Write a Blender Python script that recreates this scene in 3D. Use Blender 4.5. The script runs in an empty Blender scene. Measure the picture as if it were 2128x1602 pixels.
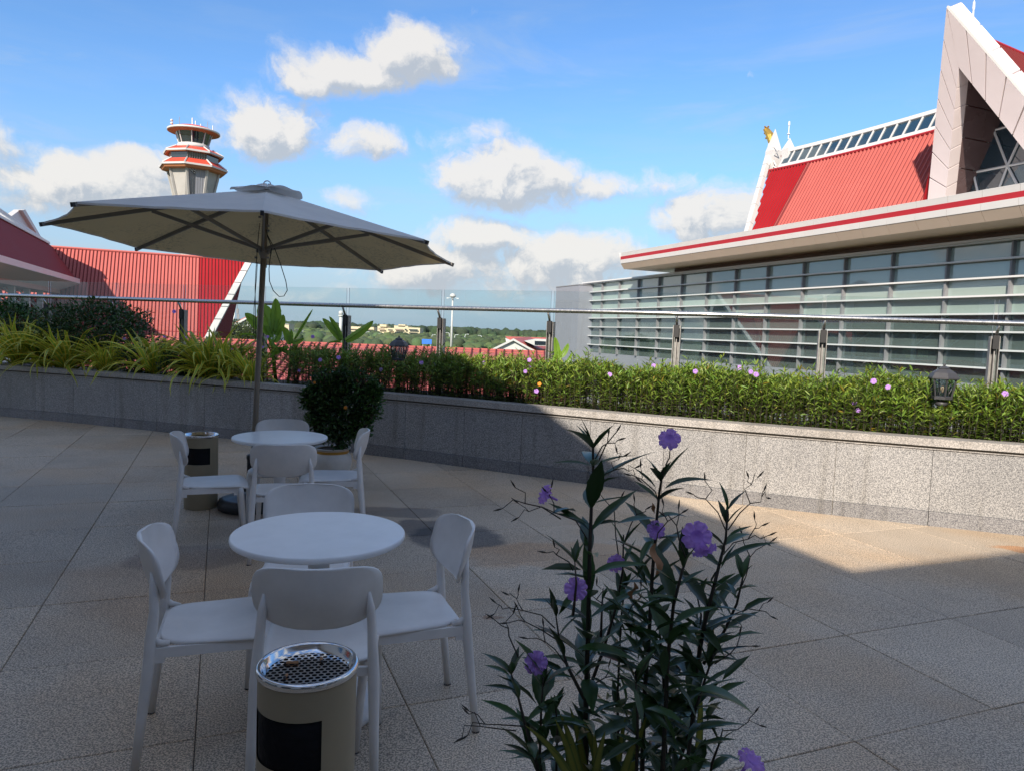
import bpy, math, random
import numpy as np
from mathutils import Vector, Matrix, noise
random.seed(7); rng = np.random.default_rng(11)
S = bpy.context.scene
R = math.radians
# ------------------------------------------------------------------ camera
FPX, PW, PH = 1500.0, 2128.0, 1602.0
CAM = Vector((0, 0, 1.58)); PITCH = R(-4.1); ROLL = R(2.2)
fwd = Vector((0, math.cos(PITCH), math.sin(PITCH)))
up0 = Vector((1, 0, 0)).cross(fwd)
rgt = (Vector((1, 0, 0)) * math.cos(ROLL) + up0 * math.sin(ROLL)).normalized()
upv = rgt.cross(fwd).normalized()
cd = bpy.data.cameras.new('camera'); cam = bpy.data.objects.new('camera', cd)
S.collection.objects.link(cam)
cd.sensor_width = 36; cd.lens = FPX / PW * 36; cd.clip_start = 0.05; cd.clip_end = 12000
cam.matrix_world = Matrix(((rgt.x, upv.x, -fwd.x, CAM.x), (rgt.y, upv.y, -fwd.y, CAM.y), (rgt.z, upv.z, -fwd.z, CAM.z), (0, 0, 0, 1)))
S.camera = cam
def at(x, y, Y):                      # measured photo point -> place at depth Y (metres north of the camera)
    d = fwd + rgt * ((x - PW / 2) / FPX) - upv * ((y - PH / 2) / FPX)
    return CAM + d * (Y / d.y)
# ------------------------------------------------------------------ building grid of the site (turned 22 degrees)
GA = R(22)
GU = Vector((-math.sin(GA), math.cos(GA), 0)); GV = Vector((math.cos(GA), math.sin(GA), 0))
def G(u, v, z=0.0): return GU * u + GV * v + Vector((0, 0, z))
# ------------------------------------------------------------------ sun, sky, exposure
SUN_TRAVEL = (GU * 1.16 + GV * 1.10 - Vector((0, 0, 1))).normalized()
sl = bpy.data.lights.new('sun', 'SUN'); sun = bpy.data.objects.new('sun', sl); S.collection.objects.link(sun)
sl.energy = 3.9; sl.angle = R(0.5); sl.color = (1.0, 0.89, 0.75)
sun.rotation_euler = SUN_TRAVEL.to_track_quat('-Z', 'Y').to_euler(); sun.location = (-5, -10, 30)
EL = math.asin(-SUN_TRAVEL.z); AZ = math.atan2(-SUN_TRAVEL.x, -SUN_TRAVEL.y)
S.view_settings.view_transform = 'Standard'; S.view_settings.look = 'None'
S.view_settings.exposure = 0.98; S.view_settings.gamma = 1; S.view_settings.use_curve_mapping = False
S.render.engine = 'CYCLES'
S.cycles.max_bounces = 8; S.cycles.transparent_max_bounces = 16; S.cycles.use_denoising = True
W = bpy.data.worlds.new('World'); S.world = W; W.use_nodes = True
nt = W.node_tree; nt.nodes.clear()
def N(t, kind, **k):
    n = t.nodes.new(kind)
    for a, b in k.items(): setattr(n, a, b)
    return n
def mth(t, op, a, b=None, c=None, clamp=False):
    n = N(t, 'ShaderNodeMath', operation=op, use_clamp=clamp)
    for i, s in enumerate((a, b, c)):
        if s is None: continue
        if isinstance(s, (int, float)): n.inputs[i].default_value = s
        else: t.links.new(s, n.inputs[i])
    return n.outputs[0]
def smooth(t, x, lo, hi):
    n = N(t, 'ShaderNodeMapRange', interpolation_type='SMOOTHSTEP'); t.links.new(x, n.inputs[0])
    n.inputs[1].default_value = lo; n.inputs[2].default_value = hi; return n.outputs[0]
def px_dir(x, y):
    d = (fwd + rgt * ((x - PW / 2) / FPX) - upv * ((y - PH / 2) / FPX)).normalized()
    return math.atan2(d.x, d.y), math.asin(d.z)
# clouds as they stand in the sky: centre (azimuth, elevation) from the photograph, half sizes, weight
CLOUDS = [(855, 108, 90, 52, 1.0), (745, 140, 120, 42, 1.0), (640, 165, 85, 26, .8), (562, 262, 100, 60, 1.05), (765, 292, 90, 38, .75),
          (990, 290, 130, 34, .55), (185, 385, 150, 56, 1.0), (300, 348, 95, 36, .85), (30, 300, 110, 38, .6), (100, 400, 90, 45, .8),
          (1050, 372, 140, 58, 1.1), (1240, 388, 90, 34, .75), (1395, 372, 85, 32, .55), (1490, 452, 110, 56, 1.0), (1000, 500, 120, 44, .95),
          (1180, 548, 140, 58, 1.1), (920, 560, 190, 55, .85), (1330, 560, 170, 50, .6), (730, 430, 80, 32, .5), (830, 435, 50, 18, .35),
          (640, 600, 240, 26, .45), (950, 640, 240, 22, .42), (350, 640, 240, 26, .35), (1060, 600, 90, 34, .6), (1300, 490, 180, 30, .35),
          (190, 470, 120, 26, .35), (1555, 160, 26, 12, .4), (960, 20, 70, 18, .3)]
grp = bpy.data.node_groups.new('cloud_density', 'ShaderNodeTree')
grp.interface.new_socket('p', in_out='INPUT', socket_type='NodeSocketVector')
grp.interface.new_socket('d', in_out='OUTPUT', socket_type='NodeSocketFloat')
gi = N(grp, 'NodeGroupInput'); go = N(grp, 'NodeGroupOutput')
nz = N(grp, 'ShaderNodeTexNoise'); nz.inputs['Scale'].default_value = 9; nz.inputs['Detail'].default_value = 6; nz.inputs['Roughness'].default_value = .55
grp.links.new(gi.outputs[0], nz.inputs['Vector'])
wv = N(grp, 'ShaderNodeVectorMath', operation='MULTIPLY_ADD')
sb = N(grp, 'ShaderNodeVectorMath', operation='SUBTRACT'); grp.links.new(nz.outputs['Color'], sb.inputs[0]); sb.inputs[1].default_value = (.5, .5, .5)
grp.links.new(sb.outputs[0], wv.inputs[0]); wv.inputs[1].default_value = (.13, .07, 0); grp.links.new(gi.outputs[0], wv.inputs[2])
acc = None
for (cx, cy, rx, ry, w) in CLOUDS:
    a0, e0 = px_dir(cx, cy)
    s1 = N(grp, 'ShaderNodeVectorMath', operation='SUBTRACT'); grp.links.new(wv.outputs[0], s1.inputs[0]); s1.inputs[1].default_value = (a0, e0, 0)
    s2 = N(grp, 'ShaderNodeVectorMath', operation='MULTIPLY'); grp.links.new(s1.outputs[0], s2.inputs[0]); s2.inputs[1].default_value = (FPX / rx * .95, FPX / ry * .95, 0)
    s3 = N(grp, 'ShaderNodeVectorMath', operation='DOT_PRODUCT'); grp.links.new(s2.outputs[0], s3.inputs[0]); grp.links.new(s2.outputs[0], s3.inputs[1])
    val = mth(grp, 'MULTIPLY', mth(grp, 'EXPONENT', mth(grp, 'MULTIPLY', s3.outputs['Value'], -.7)), w)
    acc = val if acc is None else mth(grp, 'MAXIMUM', acc, val)
# elsewhere in the sky: unseen fair-weather cumulus from noise, cover raised to brighten the shade
n2 = N(grp, 'ShaderNodeTexNoise'); n2.inputs['Scale'].default_value = 2.6; n2.inputs['Detail'].default_value = 3
mp = N(grp, 'ShaderNodeVectorMath', operation='MULTIPLY'); grp.links.new(wv.outputs[0], mp.inputs[0]); mp.inputs[1].default_value = (1, 2.0, 1); grp.links.new(mp.outputs[0], n2.inputs['Vector'])
sepg = N(grp, 'ShaderNodeSeparateXYZ'); grp.links.new(gi.outputs[0], sepg.inputs[0])
off = smooth(grp, mth(grp, 'ABSOLUTE', sepg.outputs[0]), .62, .9)
up_off = smooth(grp, sepg.outputs[1], .5, .8)
out_f = mth(grp, 'MAXIMUM', off, up_off)
gen = mth(grp, 'MULTIPLY', smooth(grp, n2.outputs['Fac'], .42, .62), mth(grp, 'MULTIPLY', out_f, .95))
acc = mth(grp, 'MAXIMUM', acc, gen)
n3 = N(grp, 'ShaderNodeTexNoise'); n3.inputs['Scale'].default_value = 20; n3.inputs['Detail'].default_value = 7; n3.inputs['Roughness'].default_value = .64
grp.links.new(wv.outputs[0], n3.inputs['Vector'])
dens = mth(grp, 'ADD', acc, mth(grp, 'MULTIPLY', mth(grp, 'SUBTRACT', n3.outputs['Fac'], .5), mth(grp, 'MULTIPLY_ADD', acc, 1.5, .22)))
grp.links.new(dens, go.inputs[0])

tc = N(nt, 'ShaderNodeTexCoord')
sep = N(nt, 'ShaderNodeSeparateXYZ'); nt.links.new(tc.outputs['Generated'], sep.inputs[0])
azn = mth(nt, 'ARCTAN2', sep.outputs[0], sep.outputs[1]); eln = mth(nt, 'ARCSINE', sep.outputs[2])
pv = N(nt, 'ShaderNodeCombineXYZ'); nt.links.new(azn, pv.inputs[0]); nt.links.new(eln, pv.inputs[1])
ga = N(nt, 'ShaderNodeGroup'); ga.node_tree = grp; nt.links.new(pv.outputs[0], ga.inputs[0])
pv2 = N(nt, 'ShaderNodeVectorMath', operation='ADD'); nt.links.new(pv.outputs[0], pv2.inputs[0]); pv2.inputs[1].default_value = (-.012, .022, 0)
gb = N(nt, 'ShaderNodeGroup'); gb.node_tree = grp; nt.links.new(pv2.outputs[0], gb.inputs[0])
mask = smooth(nt, ga.outputs[0], .31, .74)
lit = smooth(nt, mth(nt, 'SUBTRACT', ga.outputs[0], gb.outputs[0]), -.22, .26)
# thin high veil and horizon brightening come with the noise veil
veil = N(nt, 'ShaderNodeTexNoise'); veil.inputs['Scale'].default_value = 5; veil.inputs['Detail'].default_value = 6; veil.inputs['Roughness'].default_value = .6
vs = N(nt, 'ShaderNodeVectorMath', operation='MULTIPLY'); nt.links.new(pv.outputs[0], vs.inputs[0]); vs.inputs[1].default_value = (.8, 4.5, 1); nt.links.new(vs.outputs[0], veil.inputs['Vector'])
low = mth(nt, 'SUBTRACT', 1, smooth(nt, eln, .02, .30))
veilf = mth(nt, 'MULTIPLY', smooth(nt, veil.outputs['Fac'], .42, .75), mth(nt, 'MULTIPLY_ADD', low, .5, .10))
sky = N(nt, 'ShaderNodeTexSky', sky_type='NISHITA', sun_disc=False, sun_elevation=EL, sun_rotation=AZ)
sky.air_density = 1.0; sky.dust_density = .6; sky.ozone_density = 1.6
hsv = N(nt, 'ShaderNodeHueSaturation'); hsv.inputs['Saturation'].default_value = 1.08; tn_ = N(nt, 'ShaderNodeVectorMath', operation='MULTIPLY'); nt.links.new(sky.outputs[0], tn_.inputs[0]); tn_.inputs[1].default_value = (.50, .60, .72); nt.links.new(tn_.outputs[0], hsv.inputs['Color'])
cir = N(nt, 'ShaderNodeTexNoise'); cir.inputs['Scale'].default_value = 1.0; cir.inputs['Detail'].default_value = 7; cir.inputs['Roughness'].default_value = .62; cir.inputs['Distortion'].default_value = .6
crm = N(nt, 'ShaderNodeMapping'); crm.inputs['Rotation'].default_value = (0, 0, R(24)); crm.inputs['Scale'].default_value = (2.2, 11, 1); nt.links.new(pv.outputs[0], crm.inputs[0]); nt.links.new(crm.outputs[0], cir.inputs['Vector'])
veilf = mth(nt, 'MAXIMUM', veilf, mth(nt, 'MULTIPLY', smooth(nt, cir.outputs['Fac'], .50, .76), .42))
ccol = N(nt, 'ShaderNodeMix', data_type='RGBA'); nt.links.new(lit, ccol.inputs[0])
ccol.inputs[6].default_value = (1.75, 1.9, 2.1, 1); ccol.inputs[7].default_value = (3.05, 2.95, 2.8, 1)
mxv = N(nt, 'ShaderNodeMix', data_type='RGBA'); nt.links.new(veilf, mxv.inputs[0])
hz_ = N(nt, 'ShaderNodeMix', data_type='RGBA'); nt.links.new(mth(nt, 'MULTIPLY', mth(nt, 'SUBTRACT', 1, smooth(nt, eln, -.04, .30)), .95), hz_.inputs[0]); nt.links.new(hsv.outputs[0], hz_.inputs[6]); hz_.inputs[7].default_value = (1.25, 1.68, 2.15, 1); nt.links.new(hz_.outputs[2], mxv.inputs[6]); mxv.inputs[7].default_value = (1.9, 2.2, 2.5, 1)
mxc = N(nt, 'ShaderNodeMix', data_type='RGBA'); nt.links.new(mth(nt, 'MULTIPLY', mask, .93), mxc.inputs[0]); nt.links.new(mxv.outputs[2], mxc.inputs[6]); nt.links.new(ccol.outputs[2], mxc.inputs[7])
bg = N(nt, 'ShaderNodeBackground'); bg.inputs[1].default_value = 0.15; nt.links.new(mxc.outputs[2], bg.inputs[0])
wo = N(nt, 'ShaderNodeOutputWorld'); nt.links.new(bg.outputs[0], wo.inputs[0])

# ------------------------------------------------------------------ materials
def material(name, col, rough=.6, metal=0.0, var=.0, vscale=3.0, bump=0.0, bscale=40.0, spec=.5, trans=0.0, attr=False, objvar=0.0, detail=6):
    m = bpy.data.materials.new(name); m.use_nodes = True; t = m.node_tree; b = t.nodes['Principled BSDF']
    b.inputs['Roughness'].default_value = rough; b.inputs['Metallic'].default_value = metal
    b.inputs['Specular IOR Level'].default_value = spec
    c4 = (*col, 1); b.inputs['Base Color'].default_value = c4; out = None
    geo = N(t, 'ShaderNodeNewGeometry')
    if var > 0:
        n = N(t, 'ShaderNodeTexNoise'); n.inputs['Scale'].default_value = vscale; n.inputs['Detail'].default_value = detail; n.inputs['Roughness'].default_value = .6
        t.links.new(geo.outputs['Position'], n.inputs['Vector'])
        f = mth(t, 'MULTIPLY_ADD', mth(t, 'SUBTRACT', n.outputs['Fac'], .5), 2 * var * 1.6, 1)
        vm = N(t, 'ShaderNodeVectorMath', operation='SCALE'); vm.inputs[0].default_value = col; t.links.new(f, vm.inputs['Scale']); out = vm.outputs[0]
        t.links.new(mth(t, 'MULTIPLY_ADD', n.outputs['Fac'], .25, rough - .12, clamp=True), b.inputs['Roughness'])
    if attr:
        a = N(t, 'ShaderNodeAttribute', attribute_name='tint')
        if out is None: rg = N(t, 'ShaderNodeRGB'); rg.outputs[0].default_value = c4; out = rg.outputs[0]
        mu = N(t, 'ShaderNodeMix', data_type='RGBA', blend_type='MULTIPLY'); mu.inputs[0].default_value = 1; t.links.new(out, mu.inputs[6]); t.links.new(a.outputs['Color'], mu.inputs[7]); out = mu.outputs[2]
    if objvar > 0:
        oi = N(t, 'ShaderNodeObjectInfo')
        f = mth(t, 'MULTIPLY_ADD', mth(t, 'SUBTRACT', oi.outputs['Random'], .5), 2 * objvar, 1)
        vm = N(t, 'ShaderNodeVectorMath', operation='SCALE'); t.links.new(f, vm.inputs['Scale'])
        if out is None: vm.inputs[0].default_value = col
        else: t.links.new(out, vm.inputs[0])
        out = vm.outputs[0]
    if out is not None: t.links.new(out, b.inputs['Base Color'])
    if bump > 0:
        n = N(t, 'ShaderNodeTexNoise'); n.inputs['Scale'].default_value = bscale; n.inputs['Detail'].default_value = 4
        t.links.new(geo.outputs['Position'], n.inputs['Vector'])
        bp = N(t, 'ShaderNodeBump'); bp.inputs['Strength'].default_value = bump; bp.inputs['Distance'].default_value = .01
        t.links.new(n.outputs['Fac'], bp.inputs['Height']); t.links.new(bp.outputs[0], b.inputs['Normal'])
    if trans > 0:
        tr = N(t, 'ShaderNodeBsdfTranslucent'); mx = N(t, 'ShaderNodeMixShader'); mx.inputs[0].default_value = trans
        if out is not None: t.links.new(out, tr.inputs[0])
        else: tr.inputs[0].default_value = c4
        t.links.new(b.outputs[0], mx.inputs[1]); t.links.new(tr.outputs[0], mx.inputs[2])
        t.links.new(mx.outputs[0], t.nodes['Material Output'].inputs[0])
    return m
def granite(name, light, dark, scale, rough=.6, stains=False, warm=None):
    m = bpy.data.materials.new(name); m.use_nodes = True; t = m.node_tree; b = t.nodes['Principled BSDF']
    geo = N(t, 'ShaderNodeNewGeometry'); P = geo.outputs['Position']
    n = N(t, 'ShaderNodeTexNoise'); n.inputs['Scale'].default_value = scale; n.inputs['Detail'].default_value = 3; n.inputs['Roughness'].default_value = .75; t.links.new(P, n.inputs[0])
    sp = smooth(t, n.outputs['Fac'], .43, .57)
    mx = N(t, 'ShaderNodeMix', data_type='RGBA'); t.links.new(sp, mx.inputs[0]); mx.inputs[6].default_value = (*dark, 1); mx.inputs[7].default_value = (*light, 1)
    big = N(t, 'ShaderNodeTexNoise'); big.inputs['Scale'].default_value = 1.3; big.inputs['Detail'].default_value = 7; big.inputs['Roughness'].default_value = .62; t.links.new(P, big.inputs[0])
    oi = N(t, 'ShaderNodeObjectInfo')
    k = mth(t, 'ADD', mth(t, 'MULTIPLY_ADD', big.outputs['Fac'], .6, .72), mth(t, 'MULTIPLY_ADD', oi.outputs['Random'], .20, -.10))
    vm = N(t, 'ShaderNodeVectorMath', operation='SCALE'); t.links.new(mx.outputs[2], vm.inputs[0]); t.links.new(k, vm.inputs['Scale']); out = vm.outputs[0]
    if warm:
        b2 = N(t, 'ShaderNodeTexNoise'); b2.inputs['Scale'].default_value = .9; b2.inputs['Detail'].default_value = 5; t.links.new(P, b2.inputs[0])
        w = N(t, 'ShaderNodeMix', data_type='RGBA', blend_type='MULTIPLY'); t.links.new(mth(t, 'MULTIPLY', smooth(t, b2.outputs['Fac'], .42, .66), .6), w.inputs[0]); t.links.new(out, w.inputs[6]); w.inputs[7].default_value = (*warm, 1); out = w.outputs[2]
    if not stains:   # rain streaks run down the cladding
        sm = N(t, 'ShaderNodeVectorMath', operation='MULTIPLY'); t.links.new(P, sm.inputs[0]); sm.inputs[1].default_value = (7, 7, .7)
        sn = N(t, 'ShaderNodeTexNoise'); sn.inputs['Scale'].default_value = 1; sn.inputs['Detail'].default_value = 5; t.links.new(sm.outputs[0], sn.inputs[0])
        w = N(t, 'ShaderNodeMix', data_type='RGBA', blend_type='MULTIPLY'); t.links.new(mth(t, 'MULTIPLY', smooth(t, sn.outputs['Fac'], .52, .70), .55), w.inputs[0]); t.links.new(out, w.inputs[6]); w.inputs[7].default_value = (.58, .56, .52, 1); out = w.outputs[2]
    if stains:
        wn = N(t, 'ShaderNodeTexNoise'); wn.inputs['Scale'].default_value = 2.2; wn.inputs['Detail'].default_value = 5; t.links.new(P, wn.inputs[0])
        dist = N(t, 'ShaderNodeVectorMath', operation='MULTIPLY_ADD'); t.links.new(wn.outputs['Color'], dist.inputs[0]); dist.inputs[1].default_value = (.45, .45, 0); t.links.new(P, dist.inputs[2])
        # damp marks left beside the tables, rust by the wall (marks of their own on the stone)
        rough_k = None
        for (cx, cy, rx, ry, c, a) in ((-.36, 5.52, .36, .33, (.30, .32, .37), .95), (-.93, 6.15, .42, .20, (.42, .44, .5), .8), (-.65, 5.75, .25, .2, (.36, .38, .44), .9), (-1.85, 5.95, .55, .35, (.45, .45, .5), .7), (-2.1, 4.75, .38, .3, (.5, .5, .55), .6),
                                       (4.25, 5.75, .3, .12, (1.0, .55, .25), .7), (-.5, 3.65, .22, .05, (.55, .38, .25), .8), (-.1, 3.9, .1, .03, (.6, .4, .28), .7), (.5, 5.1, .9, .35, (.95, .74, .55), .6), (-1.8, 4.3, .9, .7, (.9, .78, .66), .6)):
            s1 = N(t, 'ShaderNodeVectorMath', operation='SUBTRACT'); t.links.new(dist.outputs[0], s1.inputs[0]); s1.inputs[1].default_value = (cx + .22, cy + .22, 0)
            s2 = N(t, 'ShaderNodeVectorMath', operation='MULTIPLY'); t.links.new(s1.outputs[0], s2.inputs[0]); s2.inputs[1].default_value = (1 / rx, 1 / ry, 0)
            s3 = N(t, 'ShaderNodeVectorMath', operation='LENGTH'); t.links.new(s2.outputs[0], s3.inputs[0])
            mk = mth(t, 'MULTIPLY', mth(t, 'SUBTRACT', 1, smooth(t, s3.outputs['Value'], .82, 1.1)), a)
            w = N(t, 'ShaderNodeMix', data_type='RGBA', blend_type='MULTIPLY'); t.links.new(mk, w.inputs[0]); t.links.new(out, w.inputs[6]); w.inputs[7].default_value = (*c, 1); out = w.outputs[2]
    t.links.new(out, b.inputs['Base Color']); b.inputs['Roughness'].default_value = rough
    bp = N(t, 'ShaderNodeBump'); bp.inputs['Strength'].default_value = .25; bp.inputs['Distance'].default_value = .002; t.links.new(n.outputs['Fac'], bp.inputs['Height']); t.links.new(bp.outputs[0], b.inputs['Normal'])
    return m
def glass(name, tint, refl=.25, trans=.75, rough=0.0, body=None, bodyf=0.0):
    m = bpy.data.materials.new(name); m.use_nodes = True; t = m.node_tree; t.nodes.clear()
    o = N(t, 'ShaderNodeOutputMaterial'); tr = N(t, 'ShaderNodeBsdfTransparent'); tr.inputs[0].default_value = (*tint, 1)
    gl = N(t, 'ShaderNodeBsdfGlossy'); gl.inputs['Roughness'].default_value = rough; gl.inputs[0].default_value = (.9, .95, 1, 1)
    geo = N(t, 'ShaderNodeNewGeometry'); dp = N(t, 'ShaderNodeVectorMath', operation='DOT_PRODUCT'); t.links.new(geo.outputs['Normal'], dp.inputs[0]); t.links.new(geo.outputs['Incoming'], dp.inputs[1])
    sch = mth(t, 'MULTIPLY_ADD', mth(t, 'POWER', mth(t, 'SUBTRACT', 1, mth(t, 'ABSOLUTE', dp.outputs['Value']), clamp=True), 5), .95, .04)
    cur = tr.outputs[0]
    if body:
        df = N(t, 'ShaderNodeBsdfDiffuse'); df.inputs[0].default_value = (*body, 1); m1 = N(t, 'ShaderNodeMixShader'); m1.inputs[0].default_value = bodyf
        t.links.new(cur, m1.inputs[1]); t.links.new(df.outputs[0], m1.inputs[2]); cur = m1.outputs[0]
    mx = N(t, 'ShaderNodeMixShader'); t.links.new(mth(t, 'ADD', sch, refl, clamp=True), mx.inputs[0])
    t.links.new(cur, mx.inputs[1]); t.links.new(gl.outputs[0], mx.inputs[2]); t.links.new(mx.outputs[0], o.inputs[0])
    return m
M = {}
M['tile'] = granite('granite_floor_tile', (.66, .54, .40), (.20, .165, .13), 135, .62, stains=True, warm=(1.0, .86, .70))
M['joint'] = material('joint_grime', (.17, .15, .12), .9)
M['wallstone'] = granite('grey_granite_cladding', (.37, .36, .35), (.12, .12, .125), 115, .5)
M['plinthstone'] = granite('grey_granite_plinth', (.26, .255, .255), (.09, .09, .10), 115, .45)
M['capstone'] = granite('pale_granite_coping', (.42, .39, .36), (.20, .19, .18), 100, .5)
M['soil'] = material('planting_soil', (.05, .035, .025), .95, var=.3, vscale=20)
M['red'] = material('red_coated_metal', (.43, .115, .10), .55, var=.10, vscale=.5, spec=.22)
M['rednoglare'] = material('red_coated_metal_noglare', (.30, .010, .016), .5, var=.08, vscale=.5, spec=.22)  # roof ends: missing sun glare put into the colour as deeper red
M['ribdark'] = material('dark_red_rib', (.15, .022, .022), .6, spec=.2)  # darker red on the rib tops and one flank
M['redshaded'] = material('shaded_red_metal', (.27, .040, .042), .6, var=.08, vscale=.5, spec=.2)  # shade on the left wing roof put into a darker red
M['redstripe'] = material('crimson_stripe', (.33, .012, .018), .45, var=.08, vscale=1)
M['white'] = material('white_aluminium_panel', (.53, .515, .50), .45, var=.06, vscale=.8)
M['pinkwhite'] = material('pale_rose_aluminium_panel', (.72, .63, .62), .42, var=.06, vscale=.7)
M['tan'] = material('tan_soffit_panel', (.66, .52, .41), .5, var=.05, vscale=.7)
M['brown'] = material('brown_wall_panel', (.30, .22, .17), .55, var=.05, vscale=.5)
M['bronze'] = material('dark_bronze_panel', (.10, .065, .065), .25, var=.1, vscale=.6)
M['louvre'] = material('silver_louvre', (.60, .60, .60), .4)
M['mullion'] = material('grey_mullion', (.20, .20, .21), .45)
M['greyclad'] = material('grey_metal_cladding', (.24, .25, .285), .5, var=.05, vscale=1.2)
M['spandrel'] = glass('frosted_spandrel_glass', (.5, .6, .55), refl=.12, body=(.34, .42, .39), bodyf=.85, rough=.02)
M['pane'] = glass('tinted_window_glass', (.60, .70, .68), refl=.14, body=(.22, .28, .27), bodyf=.34)
M['railglass'] = glass('railing_glass', (.93, .965, .965), refl=.0)
M['blueglass'] = glass('blue_clerestory_glass', (.2, .3, .36), refl=.12, body=(.03, .07, .10), bodyf=.6)
M['darkglass'] = glass('dark_window_glass', (.2, .25, .28), refl=.12, body=(.03, .04, .05), bodyf=.6)
M['inwall'] = material('interior_wall', (.50, .56, .48), .8)
M['infloor'] = material('interior_floor', (.30, .30, .28), .4)
M['indoor'] = material('interior_door_brown', (.07, .04, .035), .6)
M['steel'] = material('brushed_stainless_steel', (.55, .54, .52), .28, metal=.95, var=.05, vscale=30)
M['steelrough'] = material('weathered_steel_channel', (.30, .29, .28), .5, metal=.7, var=.25, vscale=25)
M['black'] = material('black_bracket', (.02, .02, .022), .5)
M['paper'] = material('yellow_paper', (.70, .72, .38), .8)
M['plastic'] = material('white_moulded_plastic', (.71, .69, .67), .42, var=.13, vscale=7, detail=9)
M['tabletop'] = material('white_table_laminate', (.76, .77, .78), .34, var=.08, vscale=9, detail=10)
M['foot'] = material('dark_rubber_foot', (.03, .03, .03), .8)
M['canvas'] = material('off_white_canvas', (.72, .71, .68), .85, var=.10, vscale=4, trans=.22)
M['pole'] = material('taupe_aluminium_pole', (.26, .23, .19), .42, metal=.2, var=.08, vscale=12)
M['rib'] = material('grey_umbrella_rib', (.22, .21, .19), .5)
M['base'] = material('black_plastic_base', (.03, .032, .036), .4, var=.15, vscale=15)
M['cord'] = material('dark_cord', (.02, .03, .03), .8)
M['binbody'] = material('beige_painted_bin', (.30, .25, .165), .42, var=.08, vscale=8)
M['chrome'] = material('polished_steel', (.72, .72, .72), .12, metal=1)
M['void'] = material('black_bin_liner', (.004, .004, .005), .5, bump=.6, bscale=30, spec=.12)
M['butt'] = material('cigarette_paper_brown', (.33, .17, .08), .8)
M['pot'] = material('glazed_white_pot', (.62, .60, .57), .35, var=.1, vscale=14)
M['gold'] = material('golden_band', (.55, .30, .06), .4, metal=.5, var=.2, vscale=30)
M['goldleaf'] = material('gilded_ornament', (.60, .38, .08), .35, metal=.8, var=.4, vscale=9, bump=.8, bscale=12)
M['leaf'] = material('hedge_leaf', (.14, .205, .030), .42, attr=True, trans=.30)
M['leafdark'] = material('dark_shrub_leaf', (.045, .10, .025), .38, attr=True, trans=.2)
M['strap'] = material('variegated_strap_leaf', (.78, .60, .09), .42, attr=True, trans=.35, objvar=.2)
M['banana'] = material('banana_leaf', (.22, .38, .04), .35, var=.12, vscale=14, trans=.5)
M['frontleaf'] = material('petunia_leaf', (.035, .075, .022), .32, var=.2, vscale=30, trans=.22, objvar=.45)
M['frontleaf2'] = material('petunia_small_leaf', (.035, .075, .022), .32, attr=True, trans=.22)
M['stem'] = material('plant_stem', (.035, .028, .018), .7, objvar=.2)
M['petal'] = material('violet_petal', (.58, .33, .82), .6, var=.15, vscale=60, trans=.35, objvar=.1)
M['orange'] = material('orange_petal', (.75, .28, .03), .6)
M['lantern'] = material('cast_iron_lantern', (.045, .045, .05), .5, var=.15, vscale=25)
M['lampglass'] = glass('lantern_glass', (.8, .85, .85), refl=.05)
M['bulb'] = material('warm_bulb', (.7, .45, .3), .3)
M['concrete'] = material('tower_concrete', (.37, .36, .34), .7, var=.14, vscale=.5)
M['cream'] = material('cream_render', (.62, .52, .35), .8, var=.05, vscale=.1)
M['shade'] = material('grey_render', (.55, .55, .53), .8)
M['towerred'] = material('tower_red_tile', (.58, .07, .04), .45, var=.08, vscale=.5)
M['soffitbr'] = material('tower_brown_soffit', (.42, .16, .07), .7)
M['treefar'] = material('far_tree_crown', (.055, .075, .036), .9, attr=True, var=.3, vscale=.05)
M['land'] = material('far_ground', (.09, .105, .05), .95, var=.3, vscale=.012)
M['lamp'] = material('galvanised_lamp_post', (.62, .63, .64), .45)
M['bluesign'] = material('blue_sign', (.03, .16, .62), .5)
M['bark'] = material('bark', (.10, .08, .06), .9)
M['fac'] = material('beige_terrace_wall', (.70, .66, .60), .7, var=.05, vscale=.5)

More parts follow.
